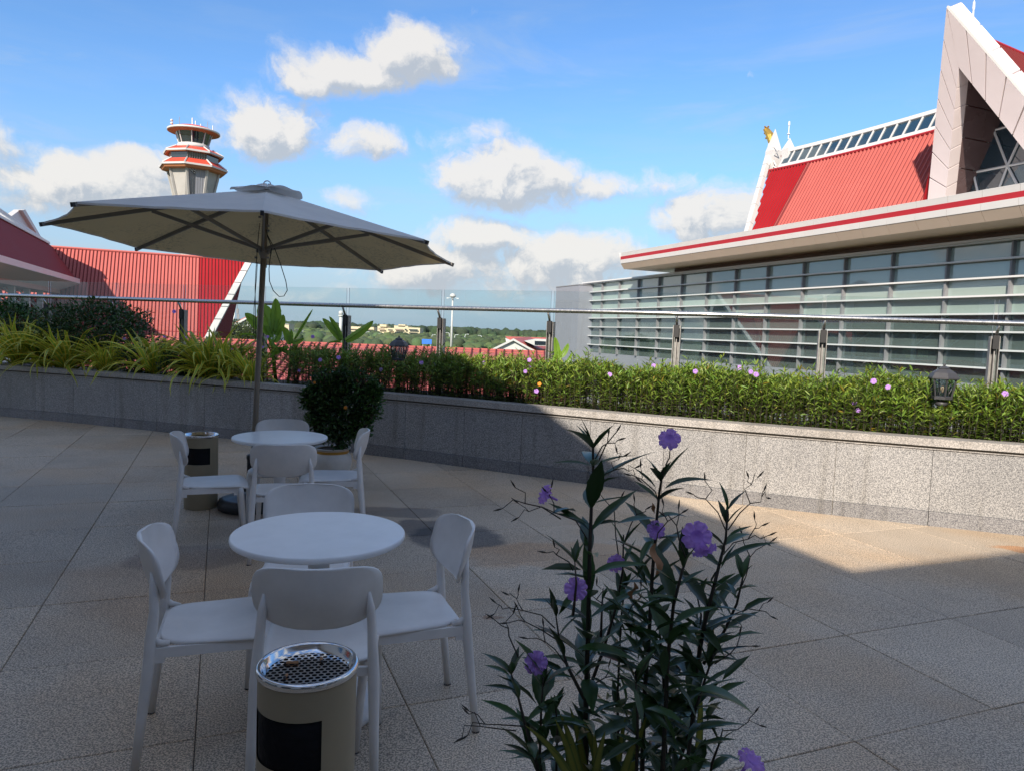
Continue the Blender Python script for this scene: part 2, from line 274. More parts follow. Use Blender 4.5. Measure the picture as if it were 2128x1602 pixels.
# ------------------------------------------------------------------ mesh building
C = S.collection
class MB:
    def __init__(s): s.v = []; s.f = []; s.t = []; s.mi = []
    def face(s, pts, mi=0):
        i = len(s.v); s.v += [tuple(p) for p in pts]; s.f.append(tuple(range(i, i + len(pts)))); s.mi.append(mi)
    def hexa(s, p, mi=0):   # 8 points: bottom loop, top loop
        i = len(s.v); s.v += [tuple(q) for q in p]
        for f in ((3, 2, 1, 0), (4, 5, 6, 7), (0, 1, 5, 4), (1, 2, 6, 5), (2, 3, 7, 6), (3, 0, 4, 7)): s.f.append(tuple(i + k for k in f)); s.mi.append(mi)
    def box(s, c, d, rz=0, mi=0, ax=None):
        X, Y, Z = ax or (Vector((math.cos(rz), math.sin(rz), 0)), Vector((-math.sin(rz), math.cos(rz), 0)), Vector((0, 0, 1)))
        c = Vector(c); a, b, e = d[0] / 2, d[1] / 2, d[2] / 2
        s.hexa([c + X * (sx * a) + Y * (sy * b) + Z * (sz * e) for sz in (-1, 1) for sx, sy in ((-1, -1), (1, -1), (1, 1), (-1, 1))], mi)
    def gbox(s, u0, u1, v0, v1, z0, z1, mi=0):
        s.hexa([G(u, v, z) for z in (z0, z1) for u, v in ((u0, v0), (u0, v1), (u1, v1), (u1, v0))], mi)
    def slab(s, quad, th, mi=0):   # polygon with thickness along its normal (th metres behind it)
        q = [Vector(p) for p in quad]; n = (q[1] - q[0]).cross(q[2] - q[0]).normalized() * th; k = len(q); i = len(s.v)
        s.v += [tuple(p) for p in q] + [tuple(p - n) for p in q]
        s.f.append(tuple(i + j for j in range(k))); s.f.append(tuple(i + k + j for j in reversed(range(k)))); s.mi += [mi, mi]
        for j in range(k): s.f.append((i + j, i + k + j, i + k + (j + 1) % k, i + (j + 1) % k)); s.mi.append(mi)
    def tube(s, pts, r, n=8, cap=True, mi=0, flat=1.0):
        pts = [Vector(p) for p in pts]; rr = r if isinstance(r, (list, tuple)) else [r] * len(pts); i0 = len(s.v); prev = None
        for k, p in enumerate(pts):
            d = (pts[min(k + 1, len(pts) - 1)] - pts[max(k - 1, 0)]).normalized()
            a = Vector((0, 0, 1)) if abs(d.z) < .9 else Vector((1, 0, 0))
            x = d.cross(a).normalized() if prev is None else (prev - d * prev.dot(d)).normalized(); prev = x; y = d.cross(x)
            for j in range(n):
                t = 2 * math.pi * j / n; s.v.append(tuple(p + x * (math.cos(t) * rr[k]) + y * (math.sin(t) * rr[k] * flat)))
        for k in range(len(pts) - 1):
            for j in range(n):
                a = i0 + k * n + j; b = i0 + k * n + (j + 1) % n; s.f.append((a, b, b + n, a + n)); s.mi.append(mi)
        if cap:
            s.f.append(tuple(i0 + j for j in reversed(range(n)))); s.f.append(tuple(i0 + (len(pts) - 1) * n + j for j in range(n))); s.mi += [mi, mi]
    def lathe(s, prof, c=(0, 0, 0), n=24, mi=0, a0=0.0, cap=True):
        i0 = len(s.v); c = Vector(c)
        for r_, z in prof:
            for j in range(n): t = a0 + 2 * math.pi * j / n; s.v.append((c.x + r_ * math.cos(t), c.y + r_ * math.sin(t), c.z + z))
        for k in range(len(prof) - 1):
            for j in range(n):
                a = i0 + k * n + j; b = i0 + k * n + (j + 1) % n; s.f.append((a, b, b + n, a + n)); s.mi.append(mi)
        if cap:
            if prof[0][0] > 1e-5: s.f.append(tuple(i0 + j for j in reversed(range(n)))); s.mi.append(mi)
            if prof[-1][0] > 1e-5: s.f.append(tuple(i0 + (len(prof) - 1) * n + j for j in range(n))); s.mi.append(mi)
    def grid(s, fn, nu, nv, mi=0):
        i0 = len(s.v)
        for a in range(nu + 1):
            for b in range(nv + 1): s.v.append(tuple(fn(a / nu, b / nv)))
        for a in range(nu):
            for b in range(nv): q = i0 + a * (nv + 1) + b; s.f.append((q, q + nv + 1, q + nv + 2, q + 1)); s.mi.append(mi)
    def mesh(s, name, mats, smooth=False, shift=None):
        vs = s.v
        if shift is not None: vs = [(a - shift[0], b - shift[1], c - shift[2]) for a, b, c in vs]
        me = bpy.data.meshes.new(name); me.from_pydata(vs, [], s.f)
        for m in (mats if isinstance(mats, (list, tuple)) else [mats]): me.materials.append(m)
        if any(s.mi): me.polygons.foreach_set('material_index', s.mi)
        if smooth: me.polygons.foreach_set('use_smooth', [True] * len(s.f))
        me.update(); return me
def link(name, me, parent=None, loc=(0, 0, 0), rz=0.0):
    o = bpy.data.objects.new(name, me); C.objects.link(o); o.location = loc; o.rotation_euler = (0, 0, rz)
    if parent is not None: o.parent = parent
    return o
ORG = {}
def origin(o):
    p = Vector((0, 0, 0))
    while o is not None: p += Vector(o.location); o = o.parent
    return p
def part(name, mb, mats, parent=None, smooth=False, world=True, label=None, kind=None):
    """mesh given in world coordinates (parents unrotated) or, with world=False, in the parent's own frame"""
    a = np.array(mb.v); c = Vector(((a[:, 0].min() + a[:, 0].max()) / 2, (a[:, 1].min() + a[:, 1].max()) / 2, a[:, 2].min()))
    o = link(name, mb.mesh(name, mats, smooth, c), parent, c - (origin(parent) if (world and parent is not None) else Vector((0, 0, 0))))
    if label: o['label'] = label
    if kind: o['kind'] = kind
    return o
def tag(o, label, cat, group=None):
    o['label'] = label; o['category'] = cat
    if group: o['group'] = group
    return o
def thing(name, label, cat, loc=(0, 0, 0), rz=0.0, group=None):
    o = bpy.data.objects.new(name, None); C.objects.link(o); o.location = loc; o.rotation_euler = (0, 0, rz); o.empty_display_size = .2
    return tag(o, label, cat, group)
def struct(name, mb, mats, smooth=False):
    o = part(name, mb, mats, None, smooth); o['kind'] = 'structure'; return o
KIDS = {}
def copy_tree(o, parent=None, keep=True):
    c = o.copy(); C.objects.link(c); c.parent = parent
    for ch in list(o.children): copy_tree(ch, c)
    return c
def dup(root, loc, rz, label):
    r = copy_tree(root); r.location = loc; r.rotation_euler = (0, 0, rz); r['label'] = label; return r

def leaves_mesh(name, P, D, Nn, L, Wd, tint, mat, droop=.25, fold=.25):
    """many lanceolate leaves in one mesh; arrays: base, direction, normal, length, width, tint rgb"""
    n = len(P); side = np.cross(D, Nn); side /= (np.linalg.norm(side, axis=1, keepdims=True) + 1e-9); up = np.cross(side, D)
    L = L[:, None]; Wd = Wd[:, None]
    def pt(t, w, lift=0): return P + D * L * t + side * Wd * w + up * (-droop * L * t * t + lift * Wd)
    V = np.stack([P, pt(.3, .42, fold), pt(.3, 0), pt(.3, -.42, fold), pt(.65, .40, fold), pt(.65, 0), pt(.65, -.40, fold), pt(1, 0)], 1)
    F = np.array([(0, 1, 2), (0, 2, 3), (1, 4, 5), (1, 5, 2), (2, 5, 6), (2, 6, 3), (4, 7, 5), (5, 7, 6)])
    V = V.reshape(-1, 3); idx = (np.arange(n)[:, None, None] * 8 + F[None]).reshape(-1, 3)
    me = bpy.data.meshes.new(name); me.vertices.add(len(V)); me.vertices.foreach_set('co', V.ravel())
    me.loops.add(idx.size); me.loops.foreach_set('vertex_index', idx.ravel().astype(np.int32))
    me.polygons.add(len(idx)); me.polygons.foreach_set('loop_start', np.arange(len(idx), dtype=np.int32) * 3)
    me.polygons.foreach_set('loop_total', np.full(len(idx), 3, dtype=np.int32))
    at_ = me.attributes.new('tint', 'FLOAT_COLOR', 'POINT'); c = np.ones((len(V), 4), np.float32); c[:, :3] = np.repeat(tint, 8, 0); at_.data.foreach_set('color', c.ravel())
    me.materials.append(mat); me.update(calc_edges=True); me.validate(); return me
def unit(a): return a / (np.linalg.norm(a, axis=1, keepdims=True) + 1e-9)

# ================================================================== SETTING
# far land, 9 m below the terrace
mb = MB(); mb.face([(-7000, -2000, -9), (7000, -2000, -9), (7000, 9000, -9), (-7000, 9000, -9)]); struct('ground', mb, M['land'])
# terrace floor: bed and granite tiles on the building grid
T0 = .82
mb = MB(); mb.gbox(-9, 15.5, -9, 9, -.4, -.012); struct('terrace_bed', mb, M['joint'])
floor = bpy.data.objects.new('terrace_floor', None); C.objects.link(floor); floor['kind'] = 'structure'; floor.location = G(3.7, 0)
h = T0 / 2 - .002; tmb = MB(); c_ = .004
lo = [G(a, b, 0) for a, b in ((-h, -h), (-h, h), (h, h), (h, -h))]
ins = [G(a, b, .03) for a, b in ((-h + c_, -h + c_), (-h + c_, h - c_), (h - c_, h - c_), (h - c_, -h + c_))]
midl = [Vector((p.x, p.y, .027)) for p in lo]
tmb.face([ins[3], ins[2], ins[1], ins[0]])
for j in range(4):
    k = (j + 1) % 4; tmb.face([midl[k], midl[j], ins[j], ins[k]]); tmb.face([lo[k], lo[j], midl[j], midl[k]])
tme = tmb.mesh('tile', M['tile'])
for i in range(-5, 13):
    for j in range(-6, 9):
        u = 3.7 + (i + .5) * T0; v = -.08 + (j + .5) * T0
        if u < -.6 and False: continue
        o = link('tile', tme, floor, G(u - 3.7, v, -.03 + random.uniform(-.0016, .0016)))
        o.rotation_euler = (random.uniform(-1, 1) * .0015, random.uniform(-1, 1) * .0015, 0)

# ------------------------------------------------------------------ curved planter wall
WP = [(-11.2, 12.3), (-9.6, 11.75), (-7.9, 11.15), (-6.2, 10.63), (-4.55, 10.05), (-2.65, 9.35), (-1.1, 8.68), (.37, 7.93), (1.8, 7.21), (3.0, 6.72), (4.4, 6.22), (5.9, 5.75), (7.6, 5.3)]
def spline(P, step):
    out = []
    for i in range(1, len(P) - 2):
        p0, p1, p2, p3 = (Vector(P[k]) for k in (i - 1, i, i + 1, i + 2))
        for k in range(24):
            t = k / 24; out.append(.5 * ((2 * p1) + (p2 - p0) * t + (2 * p0 - 5 * p1 + 4 * p2 - p3) * t * t + (3 * p1 - p0 - 3 * p2 + p3) * t ** 3))
    res = [out[0]]; acc = 0
    for a, b in zip(out, out[1:]):
        L = (b - a).length; acc += L
        if acc >= step: res.append(b); acc -= step
    return res
def normals(P):
    out = []
    for i in range(len(P)):
        d = (P[min(i + 1, len(P) - 1)] - P[max(i - 1, 0)]).normalized(); out.append(Vector((-d.y, d.x)))
    return out
WL = spline(WP, .8); WN = normals(WL)
def wseg(mb, i, o0, o1, z0, z1, gap=.0, mi=0, line=None):
    L, Nn = line or (WL, WN); p, q = L[i], L[i + 1]; d = (q - p).normalized() * gap
    pts = [(p + d) + Nn[i] * o0, (q - d) + Nn[i + 1] * o0, (q - d) + Nn[i + 1] * o1, (p + d) + Nn[i] * o1]
    mb.hexa([(a.x, a.y, z) for z in (z0, z1) for a in pts], mi)
wall = thing('planter_wall', 'long curved planter wall faced with speckled grey granite, half in sun', 'wall', (0, 8.2, 0))
core = MB(); soil = MB(); dark = MB()
for i in range(len(WL) - 1):
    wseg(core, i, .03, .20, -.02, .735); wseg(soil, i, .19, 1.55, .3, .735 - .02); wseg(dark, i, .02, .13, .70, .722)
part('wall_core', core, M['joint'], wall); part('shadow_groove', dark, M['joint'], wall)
part('planter_soil', soil, M['soil'], wall)
for i in range(len(WL) - 1):
    b = MB(); wseg(b, i, -.012, .03, .0, .132, .003); part('plinth_stone', b, M['plinthstone'], wall)
    b = MB(); wseg(b, i, 0, .03, .134, .692, .002); part('granite_panel', b, M['wallstone'], wall)
    b = MB(); wseg(b, i, -.014, .10, .693, .701, .0008); part('ledge_strip', b, M['capstone'], wall)
    if i % 2 == 0 and i + 2 < len(WL):
        b = MB(); L2 = ([WL[i], WL[i + 2]], [WN[i], WN[i + 2]]); 
        for k in (i, i + 1): wseg(b, k, -.018, .20, .722, .79, .0015 if False else 0)
        part('coping_stone', b, M['capstone'], wall)
# ------------------------------------------------------------------ glass railing behind the planting
RP = [(7.2, 7.2), (5.27, 7.95), (3.56, 8.36), (1.98, 8.8), (.48, 9.47), (-1.02, 10.15), (-2.47, 10.68), (-3.84, 11.08), (-5.22, 11.42), (-6.45, 11.72), (-7.75, 12.05), (-9.2, 12.45), (-10.8, 12.9)]
rail = thing('glass_railing', 'terrace railing of clear glass panes, steel posts and a polished round handrail', 'railing', (0, 9.6, .7))
def rail_n(i):
    a = Vector(RP[max(i - 1, 0)]); b = Vector(RP[min(i + 1, len(RP) - 1)]); d = (b - a).normalized(); return Vector((d.y, -d.x))
for i, p in enumerate(RP):
    p = Vector(p); n = rail_n(i); tdir = Vector((-n.y, n.x)); ax = (Vector((tdir.x, tdir.y, 0)), Vector((n.x, n.y, 0)), Vector((0, 0, 1)))
    b = MB(); b.box((p.x, p.y, 1.19), (.012, .07, 1.12), ax=ax); q = p + tdir * .0
    for sgn in (-1, 1): b.box((*(p + tdir * (sgn * .042)), 1.19), (.008, .085, 1.12), ax=ax)
    b.box((*(p + n * .03), 1.19), (.076, .006, 1.12), ax=ax)
    part('post', b, M['steelrough'], rail)
    f = p - n * .055; b = MB(); b.box((f.x, f.y, 1.685), (.06, .03, .15), ax=ax); part('clamp', b, M['black'], rail)
    b = MB(); b.tube([(f.x, f.y, 1.76), (f.x - n.x * .02, f.y - n.y * .02, 1.80), (f.x - n.x * .07, f.y - n.y * .07, 1.87)], .016, 8); part('rail_bracket', b, M['steel'], rail, True)
hp = []
for i, p in enumerate(RP):
    n = rail_n(i); hp.append((p[0] - n.x * .13, p[1] - n.y * .13))
hs = [(hp[0][0] * 2 - hp[1][0], hp[0][1] * 2 - hp[1][1])] + hp + [(hp[-1][0] * 2 - hp[-2][0], hp[-1][1] * 2 - hp[-2][1])]
fine = [q for k, q in enumerate(spline(hs, .2))]
b = MB(); b.tube([(q.x, q.y, 1.892) for q in fine], .030, 14); part('handrail', b, M['steel'], rail, True)
for i in range(len(RP) - 1):
    a = Vector(RP[i]) + rail_n(i) * .02; c = Vector(RP[i + 1]) + rail_n(i + 1) * .02; d = (c - a).normalized(); a = a + d * .02; c = c - d * .02; n = Vector((-d.y, d.x)) * .006
    b = MB(); z0, z1 = .86, 2.15
    P = [(*(a - n), z0), (*(c - n), z0), (*(c + n), z0), (*(a + n), z0), (*(a - n), z1), (*(c - n), z1), (*(c + n), z1), (*(a + n), z1)]
    i0 = len(b.v); b.v += P
    for f, mi in (((4, 5, 6, 7), 1), ((0, 1, 5, 4), 0), ((2, 3, 7, 6), 0), ((1, 2, 6, 5), 1), ((3, 0, 4, 7), 1)): b.f.append(f); b.mi.append(mi)
    part('glass_pane', b, [M['railglass'], M['edgeglass']] if 'edgeglass' in M else [M['railglass'], M['lamp']], rail)

# ------------------------------------------------------------------ building behind the camera that shades the terrace
tb = thing('terrace_building', 'flat-roofed terminal block beside and behind the terrace that throws the big shade', 'building', G(-8, -8, 0))
ZT = 7.0; uc = 3.73 - 1.16 * ZT; vc = 4.16 - 1.10 * ZT
b = MB(); b.gbox(-30, uc, -30, 30, ZT - .7, ZT); b.gbox(uc, 9.8, -30, vc, ZT - .7, ZT); part('roof_slab', b, M['white'], tb)
b = MB(); b.gbox(-30, uc - 1.2, -30, 30, -.4, ZT - .7); b.gbox(uc - 1.2, 9.2, -30, vc - 1.2, -.4, ZT - .7); part('wall', b, M['fac'], tb)
for k in range(7):
    b = MB(); b.gbox(uc - 1.2, uc - 1.14, vc + 1 + k * 4, vc + 4 + k * 4, .1, 2.8); part('window', b, M['darkglass'], tb)
for k in range(3):
    b = MB(); b.gbox(-3.6 + k * 4, -.6 + k * 4, vc - 1.2, vc - 1.14, .1, 2.8); part('window', b, M['darkglass'], tb)

# ------------------------------------------------------------------ glazed terminal wing on the right
tw = thing('terminal_wing', 'terminal wing with louvred glass front, white eaves and steep red metal roof', 'building', G(40, 34, -9))
VF = 31.9; U0, U1 = 12.18, 60.9
bays = [57.78 - 3.04 * k for k in range(16)]
b = MB(); b.gbox(U0, U1, VF, VF + .3, -9, .12); part('sill_wall', b, M['greyclad'], tw)
for k, u in enumerate([U1] + bays):
    b = MB(); b.gbox(u - .045, u + .045, VF - .22, VF + .12, .12, 6.42); part('mullion', b, M['mullion'], tw)
for i in range(8):
    z = .85 + .8 * i
    b = MB(); b.hexa([G(u, v, zz) for (v, zz, u) in ((VF - .36, z - .038, U0), (VF - .05, z - .03, U0), (VF - .05, z - .03, U1 + .35), (VF - .36, z - .038, U1 + .35), (VF - .36, z + .042, U0), (VF - .05, z + .03, U0), (VF - .05, z + .03, U1 + .35), (VF - .36, z + .042, U1 + .35))]); part('louvre', b, M['louvre'], tw)
b = MB(); b.gbox(U0, U1 + .35, VF - .46, VF + .7, 6.49, 6.60); part('top_coping', b, M['louvre'], tw)
for k in range(16):
    ua, ub = (([U1] + bays)[k + 1] + .05, ([U1] + bays)[k] - .05)
    for r in range(8):
        z0 = .13 if r == 0 else .85 + .8 * (r - 1) + .02; z1 = .85 + .8 * r - .02
        sp = r >= 4 and not ((k, r) in ((8, 4), (6, 4)))
        b = MB(); b.gbox(ua, ub, VF, VF + .03, z0, z1); part('pane', b, M['spandrel'] if sp else M['pane'], tw)
b = MB(); b.gbox(U0, U1, VF + .3, VF + 9, -.3, 0.1); part('interior_floor', b, M['infloor'], tw)
b = MB(); b.gbox(U0, U1, VF + 7, VF + 7.2, .1, 6.4); b.gbox(U0, U1, VF + .4, VF + 7, 3.35, 3.5); b.gbox(U1 - .2, U1, VF + .3, VF + 7, .1, 6.4); part('interior_wall', b, M['inwall'], tw)
for k in range(9):
    u = 55.5 - 5.1 * k; b = MB(); b.gbox(u, u + 1.5, VF + 6.9, VF + 6.98, .1, 2.7); part('interior_door', b, M['indoor'], tw)
for k in range(8):
    u = 57.78 - 6.08 * k; b = MB(); b.gbox(u - .2, u + .2, VF + 1.3, VF + 1.7, .1, 3.3); part('interior_column', b, M['inwall'], tw)
for u, z in ((45.9, 1.25), (45.9, .5), (38.9, 1.5), (38.9, .8), (26.1, 1.35), (26.1, .52), (25.4, 1.4)):
    b = MB(); b.gbox(u - .28, u + .28, VF + .04, VF + .05, z - .2, z + .12); part('paper_notice', b, M['paper'], tw)
# upper wall, eaves
b = MB(); b.gbox(5, 47.6, 32.4, 32.8, 6.62, 6.96); part('upper_wall', b, M['brown'], tw)
b = MB(); b.gbox(5, 49.9, 29.33, 44, 6.94, 7.0); part('soffit', b, M['tan'], tw)
b = MB(); b.gbox(5, 50.0, 29.3, 44, 7.6, 8.12); part('roof_deck', b, M['white'], tw)
ue = [50.0 - 1.53 * k for k in range(31)]
for a, c in zip(ue, ue[1:]):
    a -= .008; c += .008
    b = MB(); b.slab([G(a, 29.02, 7.91), G(c, 29.02, 7.91), G(c, 28.98, 8.2), G(a, 28.98, 8.2)], .05); b.slab([G(a, 28.98, 8.2), G(c, 28.98, 8.2), G(c, 29.6, 8.24), G(a, 29.6, 8.24)], .04); part('fascia_panel', b, M['white'], tw)
    b = MB(); b.slab([G(a, 28.99, 7.36), G(c, 28.99, 7.36), G(c, 28.97, 7.655), G(a, 28.97, 7.655)], .05); part('fascia_panel', b, M['white'], tw)
    b = MB(); b.slab([G(a, 29.32, 6.93), G(c, 29.32, 6.93), G(c, 29.01, 7.35), G(a, 29.01, 7.35)], .04); part('soffit_panel', b, M['tan'], tw)
b = MB(); b.gbox(5, 50.06, 29.0, 29.3, 7.66, 7.905); part('red_stripe', b, M['redstripe'], tw)
b = MB(); b.slab([G(50.0, 29.03, 7.35), G(50.35, 28.97, 8.2), G(50.35, 44, 8.2), G(50.0, 44, 7.35)], .05); part('fascia_panel', b, M['white'], tw)
b = MB(); b.slab([G(49.7, 29.33, 6.94), G(50.0, 29.03, 7.35), G(50.0, 44, 7.35), G(49.7, 44, 6.94)], .04); part('soffit_panel', b, M['tan'], tw)
# steep roof: vertical ribs are real folds
KR = 1 / 1.75
def rv(z): return 33 + (z - 8.2) * KR
def ztop(u): return 13.42 + .42 * max(0, (u - 29) / 13) ** 2
def zb2(u): return ztop(u) + 1.42
def roof_sheet(us, fn_lo, fn_hi, nrm, pitch=.29, rib=.05, hgt=.11):
    """ribbed sheet: fn_lo/fn_hi give the lower and upper point for a position along the eave"""
    b = MB(); prof = []
    u = us[0]; s = 1 if us[1] > us[0] else -1
    while (us[1] - u) * s > 0:
        prof += [(u, 0), (u + s * (pitch - rib * 2), 0), (u + s * (pitch - rib * 1.5), hgt), (u + s * (pitch - rib * .5), hgt)]; u += s * pitch
    prof.append((us[1], 0)); pts = [(fn_lo(q) + nrm * hh, fn_hi(q) + nrm * hh) for q, hh in prof]
    i0 = 0
    for lo_, hi_ in pts: b.v += [tuple(lo_), tuple(hi_)]
    for k in range(len(pts) - 1): b.f.append((2 * k, 2 * k + 2, 2 * k + 3, 2 * k + 1)); b.mi.append(1 if k % 4 in (2, 3) else 0)
    return b
nrm = (GV * -1 + Vector((0, 0, KR))).normalized()
def ulo(s, za, zb): pass
# verge flares outward: u at verge = 39.86 + .37*(z-8.2)
def lo_pt(u): 
    if u <= 39.86: return G(u, rv(8.2), 8.2)
    z = 8.2 + (u - 39.86) / .40; return G(u, rv(z), z)
def hi_pt(u): z = ztop(u); return G(u, rv(z), z)
b = roof_sheet((27.2, 38.0), lo_pt, hi_pt, nrm); part('roof_sheet', b, [M['red'], M['ribdark']], tw)
b = roof_sheet((38.0, 41.9), lo_pt, hi_pt, nrm); part('roof_sheet', b, [M['rednoglare'], M['ribdark']], tw, label='roof sheeting end coloured deeper red for lack of sun glare')
b = MB(); pts = [hi_pt(u) + nrm * .06 for u in np.linspace(27, 42.1, 20)]; b.tube(pts, .09, 6); part('roof_flashing', b, M['redstripe'], tw)
b = MB(); b.face([G(27.4, 33.1, 8.2), G(39.9, 33.1, 8.2), G(42, 36.25, 13.6), G(27.4, 36.15, 13.4)]); b.face([G(42.0, 37.0, 15.0), G(27.4, 37.0, 14.7), G(27.4, 42, 8.0), G(41, 42, 8.0)]); part('roof_underlay', b, M['redstripe'], tw)
# white verge
def vpt(z, du, dn=0.0): return G(39.9 + .40 * (z - 8.2) + du, rv(z), z) + nrm * dn
zz = [8.2, 9.6, 11.0, 12.3, 13.2, 14.2, 15.2, 16.4]
for z0, z1 in zip(zz, zz[1:]):
    b = MB(); f = lambda z: .30 + (.0 if z < 13 else 0)
    b.slab([vpt(z0 + .01, 0, .1), vpt(z1 - .01, 0, .1), vpt(z1 - .01, .42, .1), vpt(z0 + .01, .42, .1)][::-1], .3); part('verge_panel', b, M['white'], tw)
# clerestory strip
uw = np.linspace(41.2, 26.9, 18)
def cp(u, t, dn=0.0): z = ztop(u) + t * 1.45; return G(u, rv(z), z) + nrm * dn
for a, c in zip(uw, uw[1:]):
    a_, c_ = a - .01, c + .01
    b = MB(); b.slab([cp(a_, 0.02, .12), cp(c_, 0.02, .12), cp(c_, .19, .12), cp(a_, .19, .12)], .15); part('clerestory_panel', b, M['white'], tw)
    b = MB(); b.slab([cp(a_, .82, .12), cp(c_, .82, .12), cp(c_, 1.0, .12), cp(a_, 1.0, .12)], .3); part('clerestory_panel', b, M['white'], tw)
    b = MB(); b.slab([cp(a_, .17, .03), cp(c_, .17, .03), cp(c_, .84, .03), cp(a_, .84, .03)], .04); part('clerestory_pane', b, M['blueglass'], tw)
    b = MB(); b.slab([cp(a + .035, .16, .10), cp(a - .035, .16, .10), cp(a - .035, .84, .10), cp(a + .035, .84, .10)], .1); part('clerestory_bar', b, M['white'], tw)
# white pylons with lattice, spire, gilded ornament at the far end of the ridge
def pylon(u, v, w, z0, z1, zt):
    b = MB(); b.hexa([G(u + a * w, v + c * w, z) for z in (z0, z1) for a, c in ((-.5, -.5), (-.5, .5), (.5, .5), (.5, -.5))])
    base = [G(u + a * w, v + c * w, z1) for a, c in ((-.5, -.5), (-.5, .5), (.5, .5), (.5, -.5))]; tip = G(u + .25 * w, v + .2, zt)
    for k in range(4): b.face([base[k], base[(k + 1) % 4], tip])
    part('pylon', b, M['white'], tw)
pylon(42.6, 36.9, .8, 13.6, 15.4, 17.1); pylon(41.1, 36.9, .62, 13.8, 15.25, 16.1)
for a, c in (((41.9, 14.2), (42.4, 14.9)), ((42.4, 14.9), (41.7, 15.3)), ((41.7, 15.3), (42.4, 15.7)), ((41.6, 13.9), (42.3, 14.3))):
    b = MB(); b.tube([G(a[0], 36.6, a[1]), G(c[0], 36.6, c[1])], .04, 5); part('lattice_bar', b, M['lamp'], tw)
b = MB(); b.tube([G(41.3, 37, 16.0), G(41.3, 37, 16.9)], .035, 6); b.lathe([(0, 0), (.12, .03), (.03, .15), (.03, .6), (.07, .65), (.06, .9), (0, .95)], G(41.3, 37, 16.3), 8); part('lightning_rod', b, M['lamp'], tw)
b = MB(); prev = None
path = [(42.5, 14.6, .16), (42.9, 15.3, .26), (43.3, 16.1, .30), (43.7, 16.8, .28), (44.2, 17.4, .20), (44.5, 17.5, .05)]
b.tube([G(u, 37.5, z) for u, z, r in path], [r * 1.4 for u, z, r in path], 9, flat=.7)
for k in range(26):
    u, z, r = random.choice(path[:-1]); p = G(u + random.uniform(-.2, .2), 37.4 + random.uniform(-.2, .2), z + random.uniform(-.3, .3)); b.lathe([(0, -.09), (.09, 0), (0, .10)], p, 6)
part('gilded_ornament', b, M['goldleaf'], tw)
# leaning gable frame
def gp(u, z, d=0.0): return G(u, 33.4 - .5 * (z - 9.2) + d, z)
def lerp(a, b, t): return a + (b - a) * t
AP = (23.77, 16.67); AI = (23.85, 14.35)
LO, LI = (27.5, 8.0), (26.5, 8.0); RO, RI = (18.9, 8.0), (20.6, 8.0)
TH = 1.0
n = 8
for side, O, I, in (('l', LO, LI), ('r', RO, RI)):
    for k in range(n):
        t0, t1 = k / n, (k + 1) / n; g_ = .004
        q = []
        for t in (t0 + g_, t1 - g_):
            q.append((lerp(O[0], AP[0], t), lerp(O[1], AP[1], t)))
        for t in (t1 - g_, t0 + g_):
            ti = t; q.append((lerp(I[0], AI[0], ti), lerp(I[1], AI[1], ti)))
        P4 = [gp(*c) for c in q]
        if side == 'l': P4 = P4[::-1]
        b = MB(); f = P4; nn = (f[1] - f[0]).cross(f[2] - f[0])
        if nn.dot(GV) > 0: f = f[::-1]
        b.slab(f, TH); part('gable_panel', b, M['pinkwhite'], tw)
# apex infill
b = MB(); f = [gp(*AP), gp(AI[0] + .02, AI[1]), gp(AI[0] - .02, AI[1])]; nn = (f[1] - f[0]).cross(f[2] - f[0]); f = f if nn.dot(GV) < 0 else f[::-1]; b.slab(f, TH - .01); part('gable_panel', b, M['pinkwhite'], tw)
# white capping strip along the near edge of the gable
b = MB(); o1, o2 = gp(AP[0], AP[1] + .02), gp(RO[0], RO[1] + .02); dv = GV * .45; dz = (GU * -.05 + Vector((0, 0, .08)))
b.hexa([o2, o2 + dv, o1 + dv, o1, o2 + dz, o2 + dv + dz, o1 + dv + dz, o1 + dz]); part('gable_cap', b, M['white'], tw)
# dark recess cheeks and glass
VG = 35.0
for s, O, I in ((1, LI, AI), (-1, RI, AI)):
    b = MB()
    for k in range(5):
        t0, t1 = k / 5 + .003, (k + 1) / 5 - .003
        a0 = (lerp(O[0], I[0], t0) + s * .12, lerp(O[1], I[1], t0)); a1 = (lerp(O[0], I[0], t1) + s * .12, lerp(O[1], I[1], t1))
        q = [gp(*a0, TH * .9), G(a0[0], VG + .4, a0[1]), G(a1[0], VG + .4, a1[1]), gp(*a1, TH * .9)]
        pb = MB(); pb.slab(q if s > 0 else q[::-1], .06); part('recess_panel', pb, M['bronze'], tw)
gl_l = lambda z: 26.47 - .355 * (z - 8); gl_r = lambda z: 20.65 + .51 * (z - 8)
zap = 8 + (26.47 - 20.65) / (.355 + .51)
b = MB(); b.slab([G(gl_l(8), VG, 8), G(gl_l(zap), VG, zap), G(gl_r(8), VG, 8)][::-1], .04); part('gable_glass', b, M['blueglass'], tw)
nodes = dict(T=(24.62, 13.1), N1=(24.9, 12.38), N2=(25.78, 10.51), N3=(24.06, 10.5), B1=(26.35, 8.5), B2=(25.1, 8.4), B3=(24.7, 8.5), B4=(22.9, 8.4), R1=(24.1, 12.4), R2=(23.35, 12.2), R3=(22.3, 10.5), N0=(26.26, 9.58))
for a, c in (('B1', 'N2'), ('N2', 'N1'), ('N1', 'T'), ('N1', 'R1'), ('N1', 'N3'), ('N2', 'N3'), ('N3', 'R3'), ('N2', 'B2'), ('N3', 'B3'), ('N3', 'B4'), ('N3', 'R2'), ('R3', 'B4')):
    b = MB(); b.tube([G(nodes[a][0], VG - .06, nodes[a][1]), G(nodes[c][0], VG - .06, nodes[c][1])], .06, 5); part('glazing_bar', b, M['louvre'], tw)
